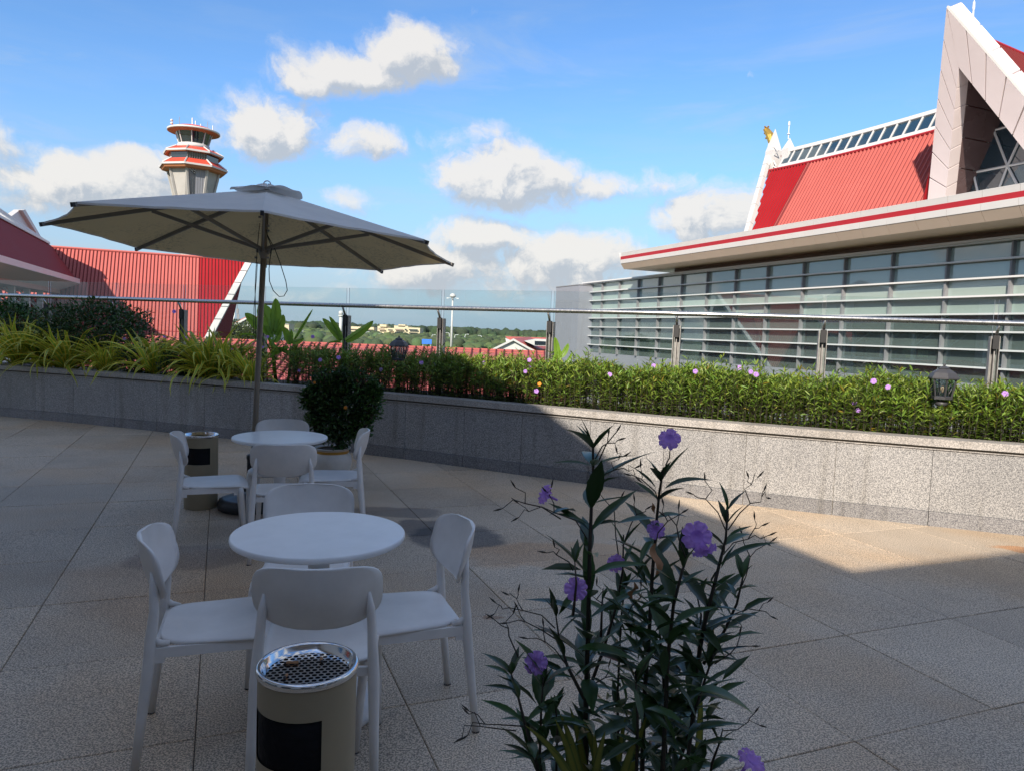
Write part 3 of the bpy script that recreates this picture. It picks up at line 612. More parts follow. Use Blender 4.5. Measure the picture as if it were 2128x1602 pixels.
# roof over the gable, running back
rz_ = lambda v: 16.15 - .10 * (v - 32)
def gfront(z): return 33.4 - .5 * (z - 9.2) + .95
def glo(v): z = 8.2; return G(24.15 - .545 * (rz_(v) - z), v + (45 - v) / 13.8 * (gfront(z) - gfront(16.2)), z)
def ghi(v): return G(24.15, v, rz_(v))
nr = (GU * -1 + Vector((0, 0, .545))).normalized()
b = roof_sheet((45.0, 31.2), glo, ghi, nr, pitch=.24, hgt=.07); part('roof_sheet', b, [M['red'], M['ribdark']], tw)
b = MB(); b.face([G(24.15, 31.2, 16.2), G(24.15, 45, 14.8), G(27.6, 45, 8.2), G(27.6, 33.6, 8.2)]); part('roof_underlay', b, M['redstripe'], tw)
b = MB(); b.tube([ghi(v) + Vector((0, 0, .02)) for v in np.linspace(31.3, 45, 8)], .10, 6); part('ridge_cap', b, M['redstripe'], tw)
b = MB(); c0 = G(24.55, 32.4, 16.2); b.lathe([(.05, 0), (.05, .35), (.16, .40), (.05, .50), (.045, .9), (.035, 1.2), (.06, 1.3), (.05, 1.6), (.015, 1.62), (.01, 1.8)], c0, 8); part('lightning_rod', b, M['lamp'], tw)
# grey stair block at the far end
gb_ = thing('grey_stair_block', 'windowless grey metal-clad block at the far end of the glazed front', 'building', G(62, 32, -9))
b = MB(); b.gbox(59.8, 64.8, 30.5, 36, -9, 6.24); part('block_body', b, M['greyclad'], gb_)
b = MB(); b.gbox(59.75, 64.85, 30.45, 36.05, 6.24, 6.32); part('block_coping', b, M['mullion'], gb_)
for k in range(11):
    u = 59.8 + .02 + k * .455; b = MB(); b.gbox(u, u + .435, 30.47, 30.5, -9, 6.2); part('cladding_strip', b, M['greyclad'], gb_)

# ------------------------------------------------------------------ red hall across the back left
rh = thing('red_roofed_hall', 'hall with a huge ribbed red metal roof and a slanting white verge', 'building', G(76, -8, -9))
UR = 80.0; ZR = 8.0; A2 = .62
def hu(z): return UR - (ZR - z) * A2
def hlo(v):
    zb = -3.0
    if v > -3.0: zb = -3.0 + (v + 3.0) * 11 / 5.3
    return G(hu(zb), v, zb)
def hhi(v): return G(UR, v, ZR)
nh = (GU * -1 + Vector((0, 0, A2))).normalized()
b = roof_sheet((-26, -2.2), hlo, hhi, nh, pitch=.31, rib=.05, hgt=.085); part('roof_sheet', b, [M['red'], M['ribdark']], rh)
b = roof_sheet((-2.2, 2.25), hlo, hhi, nh, pitch=.31, rib=.05, hgt=.085); part('roof_sheet', b, [M['rednoglare'], M['ribdark']], rh, label='roof sheeting end coloured deeper red for lack of sun glare')
b = MB(); b.tube([G(UR, -17.2, ZR + .05), G(UR, 2.4, ZR + .05)], .13, 6); part('ridge_cap', b, M['red'], rh)
b = MB(); b.tube([G(hu(.55) - .03, -26, .55), G(hu(.55) - .03, -.9, .55)], .03, 4); part('sheet_lap', b, M['redstripe'], rh)
b = MB(); b.face([G(UR + .02, -26, ZR), G(UR + .02, 2.3, ZR), G(UR + 8, 0, -4), G(UR + 8, -26, -4)]); part('rear_roof', b, M['redstripe'], rh)
for k in range(9):
    t0, t1 = k / 9, (k + 1) / 9
    def vp(t, w): z = lerp(-3.2, 8.1, t); v = lerp(-3.05, 2.3, t); return G(hu(z), v + w, z) + nh * .1
    b = MB(); q = [vp(t0 + .003, 0), vp(t0 + .003, .62), vp(t1 - .003, .62), vp(t1 - .003, 0)]; b.slab(q, .35); part('verge_panel', b, M['white'], rh)
# ------------------------------------------------------------------ left terminal wing in its own shade
lw = thing('left_terminal_wing', 'shaded terminal wing at the left edge with shade-darkened red roof and silver grille ridge', 'building', G(70, -16, -9))
b = MB()
def lwz(u): return 8.46 - .28 * (u - 63) / 16
nl = (GV + Vector((0, 0, .45))).normalized()
b = roof_sheet((40.0, 82.5), lambda u: G(u, -12.6, 5.0), lambda u: G(u, -15, lwz(u)), nl, pitch=.4, hgt=.02); part('roof_sheet', b, [M['redshaded'], M['ribdark']], lw)
b = MB(); b.face([G(40, -15, 8.8), G(79.5, -15, 8.2), G(79.5, -15, 4), G(40, -15, 4)]); part('roof_underlay', b, M['redstripe'], lw)
zt2 = lambda u: 9.32 - .79 * (u - 63.3) / 15.6
for k in range(100):
    u = 42 + k * .37
    b = MB() if k == 0 else b
    b.slab([G(u + .02, -14.9, lwz(u) + .18), G(u + .14, -14.9, lwz(u) + .18), G(u + .14, -15.2, zt2(u) - .1), G(u + .02, -15.2, zt2(u) - .1)][::-1], .05)
o_ = part('ridge_grille', b, M['louvre'], lw); o_['kind'] = 'stuff'
for nm, z0f, z1f, v_ in (('grille_rail', lambda u: lwz(u), lambda u: lwz(u) + .2, -14.85), ('grille_rail', lambda u: zt2(u) - .14, lambda u: zt2(u), -15.15)):
    b = MB(); b.slab([G(79, v_, z0f(79)), G(79, v_, z1f(79)), G(42, v_, z1f(42)), G(42, v_, z0f(42))], .2); part(nm, b, M['louvre'], lw)
b = MB(); b.slab([G(80.5, -15.6, 8.1), G(73.3, -15.9, 10.45), G(68.5, -15.8, 9.0), G(72, -15.7, 8.3)], .5); part('gable_tip', b, M['white'], lw)
b = MB(); b.slab([G(80.7, -15.3, 7.8), G(73.4, -15.6, 10.5), G(72.4, -15.6, 10.3), G(79.4, -15.3, 7.9)], .3); part('verge_panel', b, M['white'], lw)
b = MB(); b.gbox(40, 76.8, -12.6, -12.1, 4.62, 5.02); part('fascia', b, M['pinkwhite'], lw)
b = MB(); b.slab([G(40, -12.1, 4.6), G(40, -13.6, 3.95), G(76.5, -13.6, 3.95), G(76.8, -12.1, 4.6)], .1); part('soffit', b, M['shade'], lw)
b = MB(); b.gbox(40, 76.3, -18, -13.6, 3.6, 3.98); part('ceiling', b, M['brown'], lw)
b = MB(); b.gbox(40, 76, -18.4, -18, -9, 3.6); part('rear_wall', b, M['brown'], lw)
b = MB(); b.gbox(40, 76, -15.2, -13.5, -9, .3); part('plinth', b, M['fac'], lw)
for k in range(7):
    u = 72.5 - 4.5 * k; b = MB(); b.gbox(u - .2, u + .2, -14.6, -14.2, .3, 3.6); part('column', b, M['shade'], lw)
    for s in (-1, 1):
        b = MB(); b.tube([G(u, -14.5, 2.0), G(u + s * 1.5, -15.6, 3.6)], .08, 5); part('column_brace', b, M['shade'], lw)

# ------------------------------------------------------------------ low red roof below the terrace
lr = thing('low_red_roof', 'low sloping red ribbed roof seen through and over the hedge', 'roof', (-4, 40, -9))
def rlo(x): return Vector((x * .62, 18, -3.1))
def rhi(x): return Vector((x, 45, .50))
nlr = Vector((0, -.13, 1)).normalized()
b = roof_sheet((-27, 3.0), rlo, rhi, nlr, pitch=.5, rib=.07, hgt=.09); part('roof_sheet', b, [M['red'], M['ribdark']], lr)
b = MB(); b.box((-12, 45.1, .48), (30, .3, .2)); b.box((-12, 44.2, .40), (30, .08, .08)); part('ridge_cap', b, M['red'], lr)
b = MB(); b.face([(-27, 45.2, .4), (3, 45.2, .4), (3, 45.2, -9), (-27, 45.2, -9)]); b.face([(3, 45, .4), (3, 45.2, -9), (1.9, 18, -9), (1.9, 18, -3.1)]); part('roof_wall', b, M['cream'], lr)

# ------------------------------------------------------------------ control tower
TWC = at(402, 396, 150); TC = Vector((TWC.x, 150, -1.7)); TA = math.atan2(-TC.x, -TC.y) 
ct = thing('control_tower', 'airport control tower with round red cap, glass cab and two red eight-sided skirts', 'tower', (TC.x, TC.y, -9))
face_dir = math.atan2(-TC.y, -TC.x) + R(8)
def ring(r, z, n=8):
    r *= .87
    return [TC + Vector((r * math.cos(face_dir + math.pi / n + 2 * math.pi * k / n), r * math.sin(face_dir + math.pi / n + 2 * math.pi * k / n), z)) for k in range(n)]
def band(b, r0, z0, r1, z1, n=8, ks=None, off=0):
    A_, B_ = ring(r0, z0, n), ring(r1, z1, n)
    for k in (ks if ks is not None else range(n)): b.face([A_[k - 1], A_[k], B_[k], B_[k - 1]])
sh = [(3.0, -9), (3.0, 18), (3.5, 24), (4.1, 28.3), (5.5, 33.4)]
b = MB()
for (r0, z0), (r1, z1) in zip(sh, sh[1:]): band(b, r0, z0, r1, z1)
part('shaft', b, M['concrete'], ct)
# corner fins and the glazed strip up the middle of the front
fr = Vector((math.cos(face_dir), math.sin(face_dir), 0)); sd = Vector((-fr.y, fr.x, 0))
def fp(s, r, z): return TC + fr * (r * .87 * math.cos(math.pi / 8)) + sd * (s * .87) + Vector((0, 0, z))
for s in (-2.05, 2.05):
    b = MB(); q = [fp(s - .28, r + .25, z) for r, z in sh[1:]]; w = [fp(s + .28, r + .25, z) for r, z in sh[1:]]
    for k in range(3): b.slab([q[k], w[k], w[k + 1], q[k + 1]], .5)
    part('fin', b, M['concrete'], ct)
for side in range(8):
    c = math.cos(face_dir + math.pi / 8 + side * math.pi / 4); s_ = math.sin(face_dir + math.pi / 8 + side * math.pi / 4)
    b = MB(); b.tube([TC + Vector((c * r * .87, s_ * r * .87, z)) for r, z in [(3.3, 18), (3.75, 24), (4.3, 28.3), (5.75, 33.6)]], .28, 4); part('corner_rib', b, M['concrete'], ct)
for j in range(7):
    s = -1.55 + j * .52
    b = MB(); q = [(r, z) for r, z in sh[1:]]
    for k in range(3): b.slab([fp(s - .2, q[k][0] + .1, q[k][1]), fp(s + .2, q[k][0] + .1, q[k][1]), fp(s + .2, q[k + 1][0] + .1, q[k + 1][1]), fp(s - .2, q[k + 1][0] + .1, q[k + 1][1])], .1)
    part('window_strip', b, M['darkglass'] if j < 3 else M['greyclad'], ct)
b = MB(); band(b, 5.3, 33.4, 7.0, 33.5); band(b, 7.0, 33.5, 7.5, 34.1); part('skirt_soffit', b, M['soffitbr'], ct)
b = MB(); band(b, 7.6, 34.15, 5.4, 35.5); part('skirt_roof', b, M['towerred'], ct)
b = MB(); band(b, 7.6, 33.95, 7.65, 34.3); part('eave_band', b, M['white'], ct)
for k in range(8):
    b = MB(); b.tube([ring(7.6, 34.25)[k], ring(5.4, 35.6)[k]], .16, 4); part('hip_ridge', b, M['white'], ct)
b = MB(); band(b, 5.3, 35.3, 5.5, 37.0); part('office_storey', b, M['concrete'], ct)
b = MB(); band(b, 5.36, 35.5, 5.56, 36.9, ks=(0, 1, 7)); part('window_band', b, M['darkglass'], ct)
for k in range(9):
    s = -2.0 + .5 * k; b = MB(); b.tube([fp(s, 5.5, 35.5), fp(s, 5.65, 36.9)], .05, 4); part('window_bar', b, M['mullion'], ct)
b = MB(); band(b, 5.6, 36.9, 6.5, 36.6); band(b, 6.5, 36.6, 6.6, 36.9); part('skirt_soffit', b, M['soffitbr'], ct)
b = MB(); band(b, 6.7, 36.95, 4.2, 38.1); part('skirt_roof', b, M['towerred'], ct)
b = MB(); band(b, 6.7, 36.75, 6.75, 37.1); part('eave_band', b, M['white'], ct)
for k in range(8):
    b = MB(); b.tube([ring(6.7, 37.05)[k], ring(4.2, 38.2)[k]], .14, 4); part('hip_ridge', b, M['white'], ct)
b = MB(); b.lathe([(2.9, 38.0), (3.05, 38.0), (3.05, 38.9), (2.8, 38.9)], TC, 24); part('cab_base', b, M['white'], ct, True)
b = MB(); b.lathe([(2.65, 38.9), (3.4, 41.2)], TC, 16, cap=False); part('cab_glass', b, M['darkglass'], ct, True)
for k in range(8):
    a = 2 * math.pi * k / 8 + .3; b = MB(); b.tube([TC + Vector((2.72 * math.cos(a), 2.72 * math.sin(a), 38.8)), TC + Vector((3.48 * math.cos(a), 3.48 * math.sin(a), 41.3))], .12, 5); part('cab_column', b, M['white'], ct)
b = MB(); b.lathe([(3.2, 41.1), (4.85, 41.35)], TC, 32, cap=False); part('cab_soffit', b, M['soffitbr'], ct, True)
b = MB(); b.lathe([(4.85, 41.35), (5.0, 41.4), (5.0, 41.7), (4.85, 41.72)], TC, 32, cap=False); part('roof_rim', b, M['white'], ct, True)
b = MB(); b.lathe([(4.85, 41.7), (3.2, 42.35), (1.2, 42.7), (0, 42.75)], TC, 32, cap=False); part('cab_roof', b, M['towerred'], ct, True)
for dx, hh, w in ((-4, 1.0, .12), (-2.7, 1.9, .05), (-.3, 1.6, .12), (.3, 1.1, .10), (1.3, .9, .10), (2.6, 1.9, .05), (3.6, 1.5, .09)):
    zb_ = 42.85 - abs(dx) * .22; b = MB(); b.tube([TC + sd * dx + Vector((0, 0, zb_ - .2)), TC + sd * dx + Vector((0, 0, zb_ + hh))], w, 5); part('antenna', b, M['lamp'] if w > .06 else M['mullion'], ct)
for zz_ in (42.6, 43.2):
    b = MB(); b.lathe([(0, -.3), (.25, -.15), (.3, 0), (.25, .15), (0, .3)], TC + sd * -4.1 + Vector((0, 0, zz_)), 10); part('camera_dome', b, M['white'], ct, True)

# ------------------------------------------------------------------ far buildings, each on the plain
def bld_box(parent, name, x0, y0, x1, y1, Y, depth, mat, zb=None, dy=0):
    a = at(x0, y0, Y); c = at(x1, y1, Y); b = MB(); z0 = c.z if zb is None else zb
    b.box(((a.x + c.x) / 2, Y + depth / 2 + dy, (a.z + z0) / 2), (c.x - a.x, depth, a.z - z0)); return part(name, b, mat, parent)
ab = thing('office_building', 'long cream office block with brown and dark window bands, right of the two', 'building', (*at(826, 705, 800).xy, -9))
for nm, q in (('wall', (872, 681, 848)), ('wall', (847, 677, 819)), ('wall', (818, 682, 802)), ('wall', (801, 678, 784))):
    bld_box(ab, nm, q[2], q[1], q[0], 712, 800, 30, M['cream'], -9, 2 if q[0] in (818, 801) else 0)
bld_box(ab, 'roof_house', 828, 674.5, 842, 680, 800, 12, M['cream'])
bld_box(ab, 'roof_house', 789, 674.5, 803, 680, 800, 12, M['cream'])
bld_box(ab, 'wall', 782, 692, 850, 712, 798, 4, M['cream'], -9)
for x0, x1, y, m in ((850, 868, 684.5, 'darkglass'), (850, 868, 691.5, 'darkglass'), (821, 838, 684, 'brown'), (821, 838, 690, 'darkglass'), (786, 799, 683, 'brown'), (806, 816, 685, 'darkglass'), (841, 845, 684, 'darkglass'), (850, 868, 698, 'darkglass')):
    a = at(x0, y, 797.5); c = at(x1, y + 3, 797.5); b = MB(); b.box(((a.x + c.x) / 2, 797.7 if x0 in (850, 821, 841) else 799.0, (a.z + c.z) / 2), (c.x - a.x, 1.2, a.z - c.z)); part('window_band', b, M[m], ab)
for k in range(16):
    a = at(791 + k * 2.2, 694.5, 797); c = at(792 + k * 2.2, 699, 797); b = MB(); b.box(((a.x + c.x) / 2, 797.6, (a.z + c.z) / 2), (c.x - a.x, .8, a.z - c.z)); part('window', b, M['darkglass'], ab)
ab2 = thing('office_building', 'cream office block half hidden behind the wide green leaf, left of the two', 'building', (*at(750, 705, 820).xy, -9))
bld_box(ab2, 'wall', 722, 678.5, 776, 712, 820, 26, M['cream'], -9)
for y, m in ((683.5, 'brown'), (690, 'darkglass'), (696, 'darkglass')):
    a = at(727, y, 818.5); c = at(773, y + 3, 818.5); b = MB(); b.box(((a.x + c.x) / 2, 819.2, (a.z + c.z) / 2), (c.x - a.x, 2, a.z - c.z)); part('window_band', b, M[m], ab2)
rt = thing('radar_tower', 'slim white radar tower with a ball on top, just left of the steel post', 'tower', (*at(707.5, 700, 600).xy, -9))
c0 = at(707.5, 700, 600); c0.z = 0
b = MB(); zt_ = at(707.5, 659, 600).z; b.lathe([(1.5, -9), (1.3, zt_)], c0, 12); part('shaft', b, M['white'], rt, True)
b = MB(); b.lathe([(1.3, zt_), (2.3, zt_ + .5), (2.3, zt_ + 1.3), (1.3, zt_ + 1.4)], c0, 12); part('gallery', b, M['shade'], rt, True)
b = MB(); zc = zt_ + 3.2; b.lathe([(2.0 * math.sin(t), zc - 2.0 * math.cos(t)) for t in np.linspace(.4, math.pi - .001, 9)], c0, 14); part('radome', b, M['white'], rt, True)
wb = thing('low_white_building', 'low white shed far off between the two leafy plants', 'building', (*at(678, 692, 620).xy, -9))
bld_box(wb, 'wall', 668, 690, 690, 699, 620, 12, M['shade'], -9); bld_box(wb, 'roof', 666, 688.4, 692, 690.2, 619, 14, M['white'])
wb = thing('low_white_building', 'low pale shed far off right of the tall banana leaves', 'building', (*at(612, 690, 640).xy, -9))
bld_box(wb, 'wall', 603, 685.5, 634, 694, 640, 12, M['white'], -9); bld_box(wb, 'roof', 602, 684.5, 635, 685.8, 639, 14, M['shade'])
wb = thing('small_cream_building', 'small cream flat-roofed building just right of the banana leaf stalk', 'building', (*at(592, 680, 420).xy, -9))
bld_box(wb, 'wall', 586, 674, 600, 700, 420, 10, M['cream'], -9); bld_box(wb, 'parapet', 585.5, 673.2, 600.5, 674.6, 419.6, 11, M['white'])
# gabled house left
hs_ = thing('gabled_house', 'grey-walled house with a red roof edge behind the umbrella pole', 'house', (*at(530, 680, 125).xy, -9))
def pgon(parent, name, pts, Y, th, mat):
    q = [at(x, y, Y) for x, y in pts]; q = [Vector((p.x, Y, p.z)) for p in q]; n = (q[1] - q[0]).cross(q[2] - q[0])
    if n.y > 0: q = q[::-1]
    b = MB(); b.slab(q, th); return part(name, b, mat, parent)
pgon(hs_, 'wall', [(480, 684), (516, 665), (552, 684), (552, 760), (480, 760)], 125, 10, M['shade'])
pgon(hs_, 'barge_board', [(468, 683), (513.5, 659), (513.5, 663), (470, 687)], 124.3, .5, M['white'])
pgon(hs_, 'barge_board', [(513.5, 659), (560, 685), (558, 689), (513.5, 663)], 124.3, .5, M['white'])
pgon(hs_, 'roof', [(470, 680.5), (513.5, 657), (513.5, 660), (469, 683.5)], 124.4, 10, M['red'])
pgon(hs_, 'roof', [(513.5, 657), (561, 683), (561, 686), (513.5, 660)], 124.4, 10, M['red'])
an = thing('flat_roofed_annex', 'low cream flat-roofed annex left of the gabled house', 'building', (*at(465, 690, 135).xy, -9))
pgon(an, 'wall', [(448, 673), (492, 675), (492, 760), (448, 760)], 135, 8, M['shade']); pgon(an, 'parapet', [(446, 668), (494, 670), (494, 674), (446, 672)], 134.5, 9, M['cream'])
sd_ = thing('satellite_dish', 'white satellite dish on the flat roof of the annex', 'dish', tuple(at(474, 669, 134)))
c = at(477, 655, 134); b = MB(); b.grid(lambda a, e: c + Vector((1.35 * a * math.cos(6.2832 * e) * .45 + (a * a) * .35, a * .4 * math.sin(6.28 * e) , 1.35 * a * math.sin(6.2832 * e))), 4, 16); part('reflector', b, M['white'], sd_, True)
b = MB(); b.tube([c, at(472, 669, 134)], .12, 6); b.tube([at(467, 668, 134), at(478, 660, 134)], .25, 6); part('mount', b, M['lamp'], sd_)
fpole = thing('white_mast', 'slim white mast standing beside the satellite dish', 'mast', (*at(474, 690, 120).xy, -9))
a = at(475, 622, 120); b = MB(); b.tube([(a.x, 120, -9), (a.x, 120, a.z)], .16, 8); part('mast_tube', b, M['white'], fpole, True)
b = MB(); b.tube([(a.x, 120, a.z), (a.x, 120, a.z + .6)], .05, 6); part('mast_tip', b, M['white'], fpole)
for x, y, lab in ((493, 631, 'thin dark antenna, left of a close pair above the gabled house'), (495.5, 642, 'thin dark antenna, right and shorter of a close pair above the gabled house')):
    a = at(x, y, 140); t = thing('antenna_mast', lab, 'antenna', (a.x, 140, -9)); b = MB(); b.tube([(a.x, 140, -9), (a.x, 140, a.z)], .07, 5); part('mast_tube', b, M['mullion'], t)
    b = MB(); b.box((a.x, 140, a.z - 1.5), (.35, .1, .8)); part('aerial', b, M['mullion'], t)
# red roofed house right
rr_ = thing('red_roofed_house', 'white-gabled house with red roofs left of the grey stair block', 'house', (*at(1085, 730, 110).xy, -9))
pgon(rr_, 'wall', [(1030, 726), (1067, 707), (1104, 728), (1104, 800), (1030, 800)], 110, 14, M['shade'])
pgon(rr_, 'barge_board', [(1021, 726), (1067, 704), (1067, 708.5), (1024, 729)], 109.4, .6, M['white'])
pgon(rr_, 'barge_board', [(1067, 704), (1111, 728.5), (1107, 731), (1067, 708.5)], 109.4, .6, M['white'])
a, c, d_, e = at(1067, 703.5, 110), at(1113, 728, 110), at(1142, 724, 124), at(1100, 700.5, 124)
b = MB(); b.slab([Vector((*p.xy, p.z)) for p in (a, c, d_, e)], .3); part('roof', b, M['red'], rr_)
pgon(rr_, 'roof', [(1050, 700), (1146, 703), (1146, 714), (1062, 712)], 124.5, 10, M['red'])
pgon(rr_, 'wall', [(1050, 703), (1062, 708), (1052, 712)], 124.2, 1, M['white'])
pgon(rr_, 'dormer_wall', [(1090, 709.5), (1115, 705), (1142, 706), (1142, 720), (1112, 719)], 108.8, 6, M['white'])
pgon(rr_, 'dormer_window', [(1111, 709), (1134, 710), (1134, 717), (1111, 716.5)], 108.6, .2, M['darkglass'])
# high mast light
lm = thing('high_mast_light', 'tall white high-mast light with three lamp arms right of a railing post', 'light mast', (*at(941, 700, 300).xy, -9))
a = at(941, 616, 300); zt_ = a.z; b = MB(); b.tube([(a.x, 300, -9), (a.x, 300, zt_)], [.55, .3], 10); part('mast_tube', b, M['white'], lm, True)
b = MB(); b.lathe([(.4, -.6), (1.3, -.2), (1.3, .3), (.7, 1.0), (0, 1.2)], (a.x, 300, zt_), 14); part('head_frame', b, M['white'], lm, True)
for k, ang in enumerate((200, 340, 270)):
    c_2 = Vector((a.x + 2.2 * math.cos(R(ang)), 300 + 1.2 * math.sin(R(ang)), zt_ - .9)); b = MB(); b.tube([(a.x, 300, zt_ - .5), c_2], .1, 5); b.box(c_2, (.9, .6, .35)); part('lamp_head', b, M['lamp'] if k < 2 else M['mullion'], lm)
# street lamps far along the road
lamps = [(873, 703, 1), (897.5, 696, 1), (934, 692, -1), (945, 696, 1), (966.5, 695, 1), (1001, 698, -1), (848, 700, 1), (858, 702, 1), (784, 694, 1), (760, 690, 1), (727, 701, 1), (622, 690, 1), (659, 692, 1), (644, 698, -1), (974, 706, 1), (956, 709, 1)]
for i, (x, y, s) in enumerate(lamps):
    Yl = 430 if y < 700 else 520; p = at(x, y, Yl); r_ = .20 * Yl / 430
    t = thing('street_lamp', 'pale street lamp on the far road, number-free', 'street lamp', (p.x, Yl, -9), group='street lamps on the far road')
    nb = ['behind the leaf tip right of the lantern', 'just left of the second steel post', 'curved one hugging the tall light mast on its left', 'immediately right of the tall light mast', 'curving, second to the right of the tall light mast', 'with a long left arm, farthest right of the row',
          'left of the two in front of the cream block', 'right of the two in front of the cream block', 'below the left end of the larger cream block', 'in front of the smaller cream block', 'close beside the steel post left of the cream blocks', 'nearest the banana plant on its right side', 'midway between banana plant and lone leaf plant', 'short one left of the lone leaf plant', 'small distant one above the small blue sign', 'small distant one left of the curving lamp'][i]
    t['label'] = 'slim pale street lamp, ' + nb
    b = MB(); pts = [(p.x, Yl, -9), (p.x, Yl, p.z - 1.2), (p.x + s * .3, Yl, p.z - .2), (p.x + s * 1.0, Yl, p.z)]; b.tube(pts, [r_ * 1.3, r_, r_ * .8, r_ * .6], 6); part('pole', b, M['lamp'], t, True)
    b = MB(); b.box((p.x + s * 1.6, Yl, p.z), (1.3, .5, .2)); part('lamp_head', b, M['lamp'], t)
for (x0, y0, x1, y1, Y, lab) in ((877, 705, 897, 716, 300, 'large blue road sign behind the hedge, right of the lantern'), (980, 710.5, 986, 714, 380, 'small blue road sign between distant street lamps')):
    a = at(x0, y0, Y); c = at(x1, y1, Y); t = thing('road_sign', lab, 'sign', ((a.x + c.x) / 2, Y, -9))
    b = MB(); b.box(((a.x + c.x) / 2, Y, (a.z + c.z) / 2), (c.x - a.x, .3, a.z - c.z)); part('sign_panel', b, M['bluesign'], t)
    for xx in (a.x + .4, c.x - .4):
        b = MB(); b.tube([(xx, Y + .3, -9), (xx, Y + .3, a.z)], .12, 5); part('sign_post', b, M['lamp'], t)
# far woods: one mass of crowns over the plain
def blob_forest(name, n, ylo, yhi, hlo, hhi, rlo, rhi, tint0, tint1):
    ico = np.array([[math.cos(a) * math.cos(e), math.sin(a) * math.cos(e), math.sin(e)] for e in (-.5, .35, .95) for a in np.linspace(0, 2 * math.pi, 7)[:-1]] + [[0, 0, 1.0]])
    F = []
    for r in range(2):
        for k in range(6): F.append((r * 6 + k, r * 6 + (k + 1) % 6, r * 6 + 6 + (k + 1) % 6)); F.append((r * 6 + k, r * 6 + 6 + (k + 1) % 6, r * 6 + 6 + k))
    for k in range(6): F.append((12 + k, 12 + (k + 1) % 6, 18))
    F = np.array(F)
    t = rng.random(n); Y = ylo * (yhi / ylo) ** t; X = (rng.random(n) * 1.15 - .62) * Y
    r = (rlo + (rhi - rlo) * rng.random(n)); hh = hlo + (hhi - hlo) * rng.random(n)
    V = ico[None] * r[:, None, None] * (1 + .45 * (rng.random((n, 19, 1)) - .5)); V[:, :, 2] *= .8
    V += np.stack([X, Y, -9 + hh], 1)[:, None, :]
    tint = tint0 + (tint1 - tint0) * rng.random((n, 1)) ; tint = tint * (1 + .25 * (rng.random((n, 3)) - .5))
    V = V.reshape(-1, 3); idx = (np.arange(n)[:, None, None] * 19 + F[None]).reshape(-1, 3)
    me = bpy.data.meshes.new(name); me.vertices.add(len(V)); me.vertices.foreach_set('co', V.ravel())
    me.loops.add(idx.size); me.loops.foreach_set('vertex_index', idx.ravel().astype(np.int32)); me.polygons.add(len(idx))
    me.polygons.foreach_set('loop_start', np.arange(len(idx), dtype=np.int32) * 3); me.polygons.foreach_set('loop_total', np.full(len(idx), 3, dtype=np.int32))
    a_ = me.attributes.new('tint', 'FLOAT_COLOR', 'POINT'); cc = np.ones((len(V), 4), np.float32); cc[:, :3] = np.repeat(tint, 19, 0); a_.data.foreach_set('color', cc.ravel())
    me.materials.append(M['treefar']); me.update(calc_edges=True); return me
w1 = link('woodland', blob_forest('woodland', 9000, 330, 1500, 1.0, 4.5, 2.0, 4.6, np.array([.75, .8, .7]), np.array([1.7, 1.7, 1.3]))); w1['kind'] = 'stuff'; tag(w1, 'scattered green trees and bushes covering the plain below the horizon', 'woodland')
w2 = link('forest', blob_forest('forest', 9000, 1500, 5200, 4, 9, 9, 16, np.array([.5, .6, .6]), np.array([.8, .9, .85]))); w2['kind'] = 'stuff'; tag(w2, 'dark unbroken forest along the far horizon', 'forest')
# two nearer trees by the gabled house
def crown_tree(name, label, c, r, n, mat, tint=(1, 1, 1), size=.35):
    t = thing(name, label, 'tree', (c.x, c.y, -9))
    b = MB(); b.tube([(c.x, c.y, -9), (c.x + .2, c.y, c.z - r * .3), (c.x, c.y, c.z + r * .3)], [.25, .18, .08], 7)
    for k in range(6):
        a = k * 1.05; b.tube([(c.x, c.y, c.z - r * .7), (c.x + math.cos(a) * r * .6, c.y + math.sin(a) * r * .6, c.z + r * .2)], [.1, .03], 5)
    part('trunk', b, M['bark'], t)
    d = unit(rng.normal(size=(n, 3))); rad = r * (.45 + .6 * rng.random((n, 1))) * (1 + .3 * np.sin(d[:, :1] * 5 + d[:, 2:3] * 7)); P = d * rad * np.array([1, 1, .75]) + np.array(c)
    D = unit(d + .8 * rng.normal(size=(n, 3))); Nn = unit(rng.normal(size=(n, 3)) + np.array([0, 0, 1]))
    tn = np.array(tint) * (.6 + .8 * rng.random((n, 1)))
    me = leaves_mesh('crown', P, D, Nn, size * (.7 + .6 * rng.random(n)), size * .5 * np.ones(n), tn, mat)
    o = link('crown', me, t, -origin(t)); return t
crown_tree('small_tree', 'leafy tree in front of the annex, just right of the slanting white verge', at(462, 694, 95), 2.3, 2600, M['leaf'], (.5, .5, .6))
crown_tree('small_tree', 'leafy tree in front of the gabled house by the umbrella pole', at(512, 694, 95), 1.7, 1800, M['leaf'], (.55, .5, .6))

# ================================================================== TERRACE OBJECTS
def proj(p):
    v = Vector(p) - CAM; z = v.dot(fwd); return PW / 2 + FPX * v.dot(rgt) / z, PH / 2 - FPX * v.dot(upv) / z
WF = spline(WP, .05); WFN = normals(WF)
def planter(px, off):
    """point in the planter, off metres behind the wall face, that stands under photo column px"""
    best = min(range(len(WF)), key=lambda i: abs(proj((*(WF[i] + WFN[i] * off), 1.1))[0] - px))
    return WF[best] + WFN[best] * off
def face_rz(f): return math.atan2(-f[0], f[1])
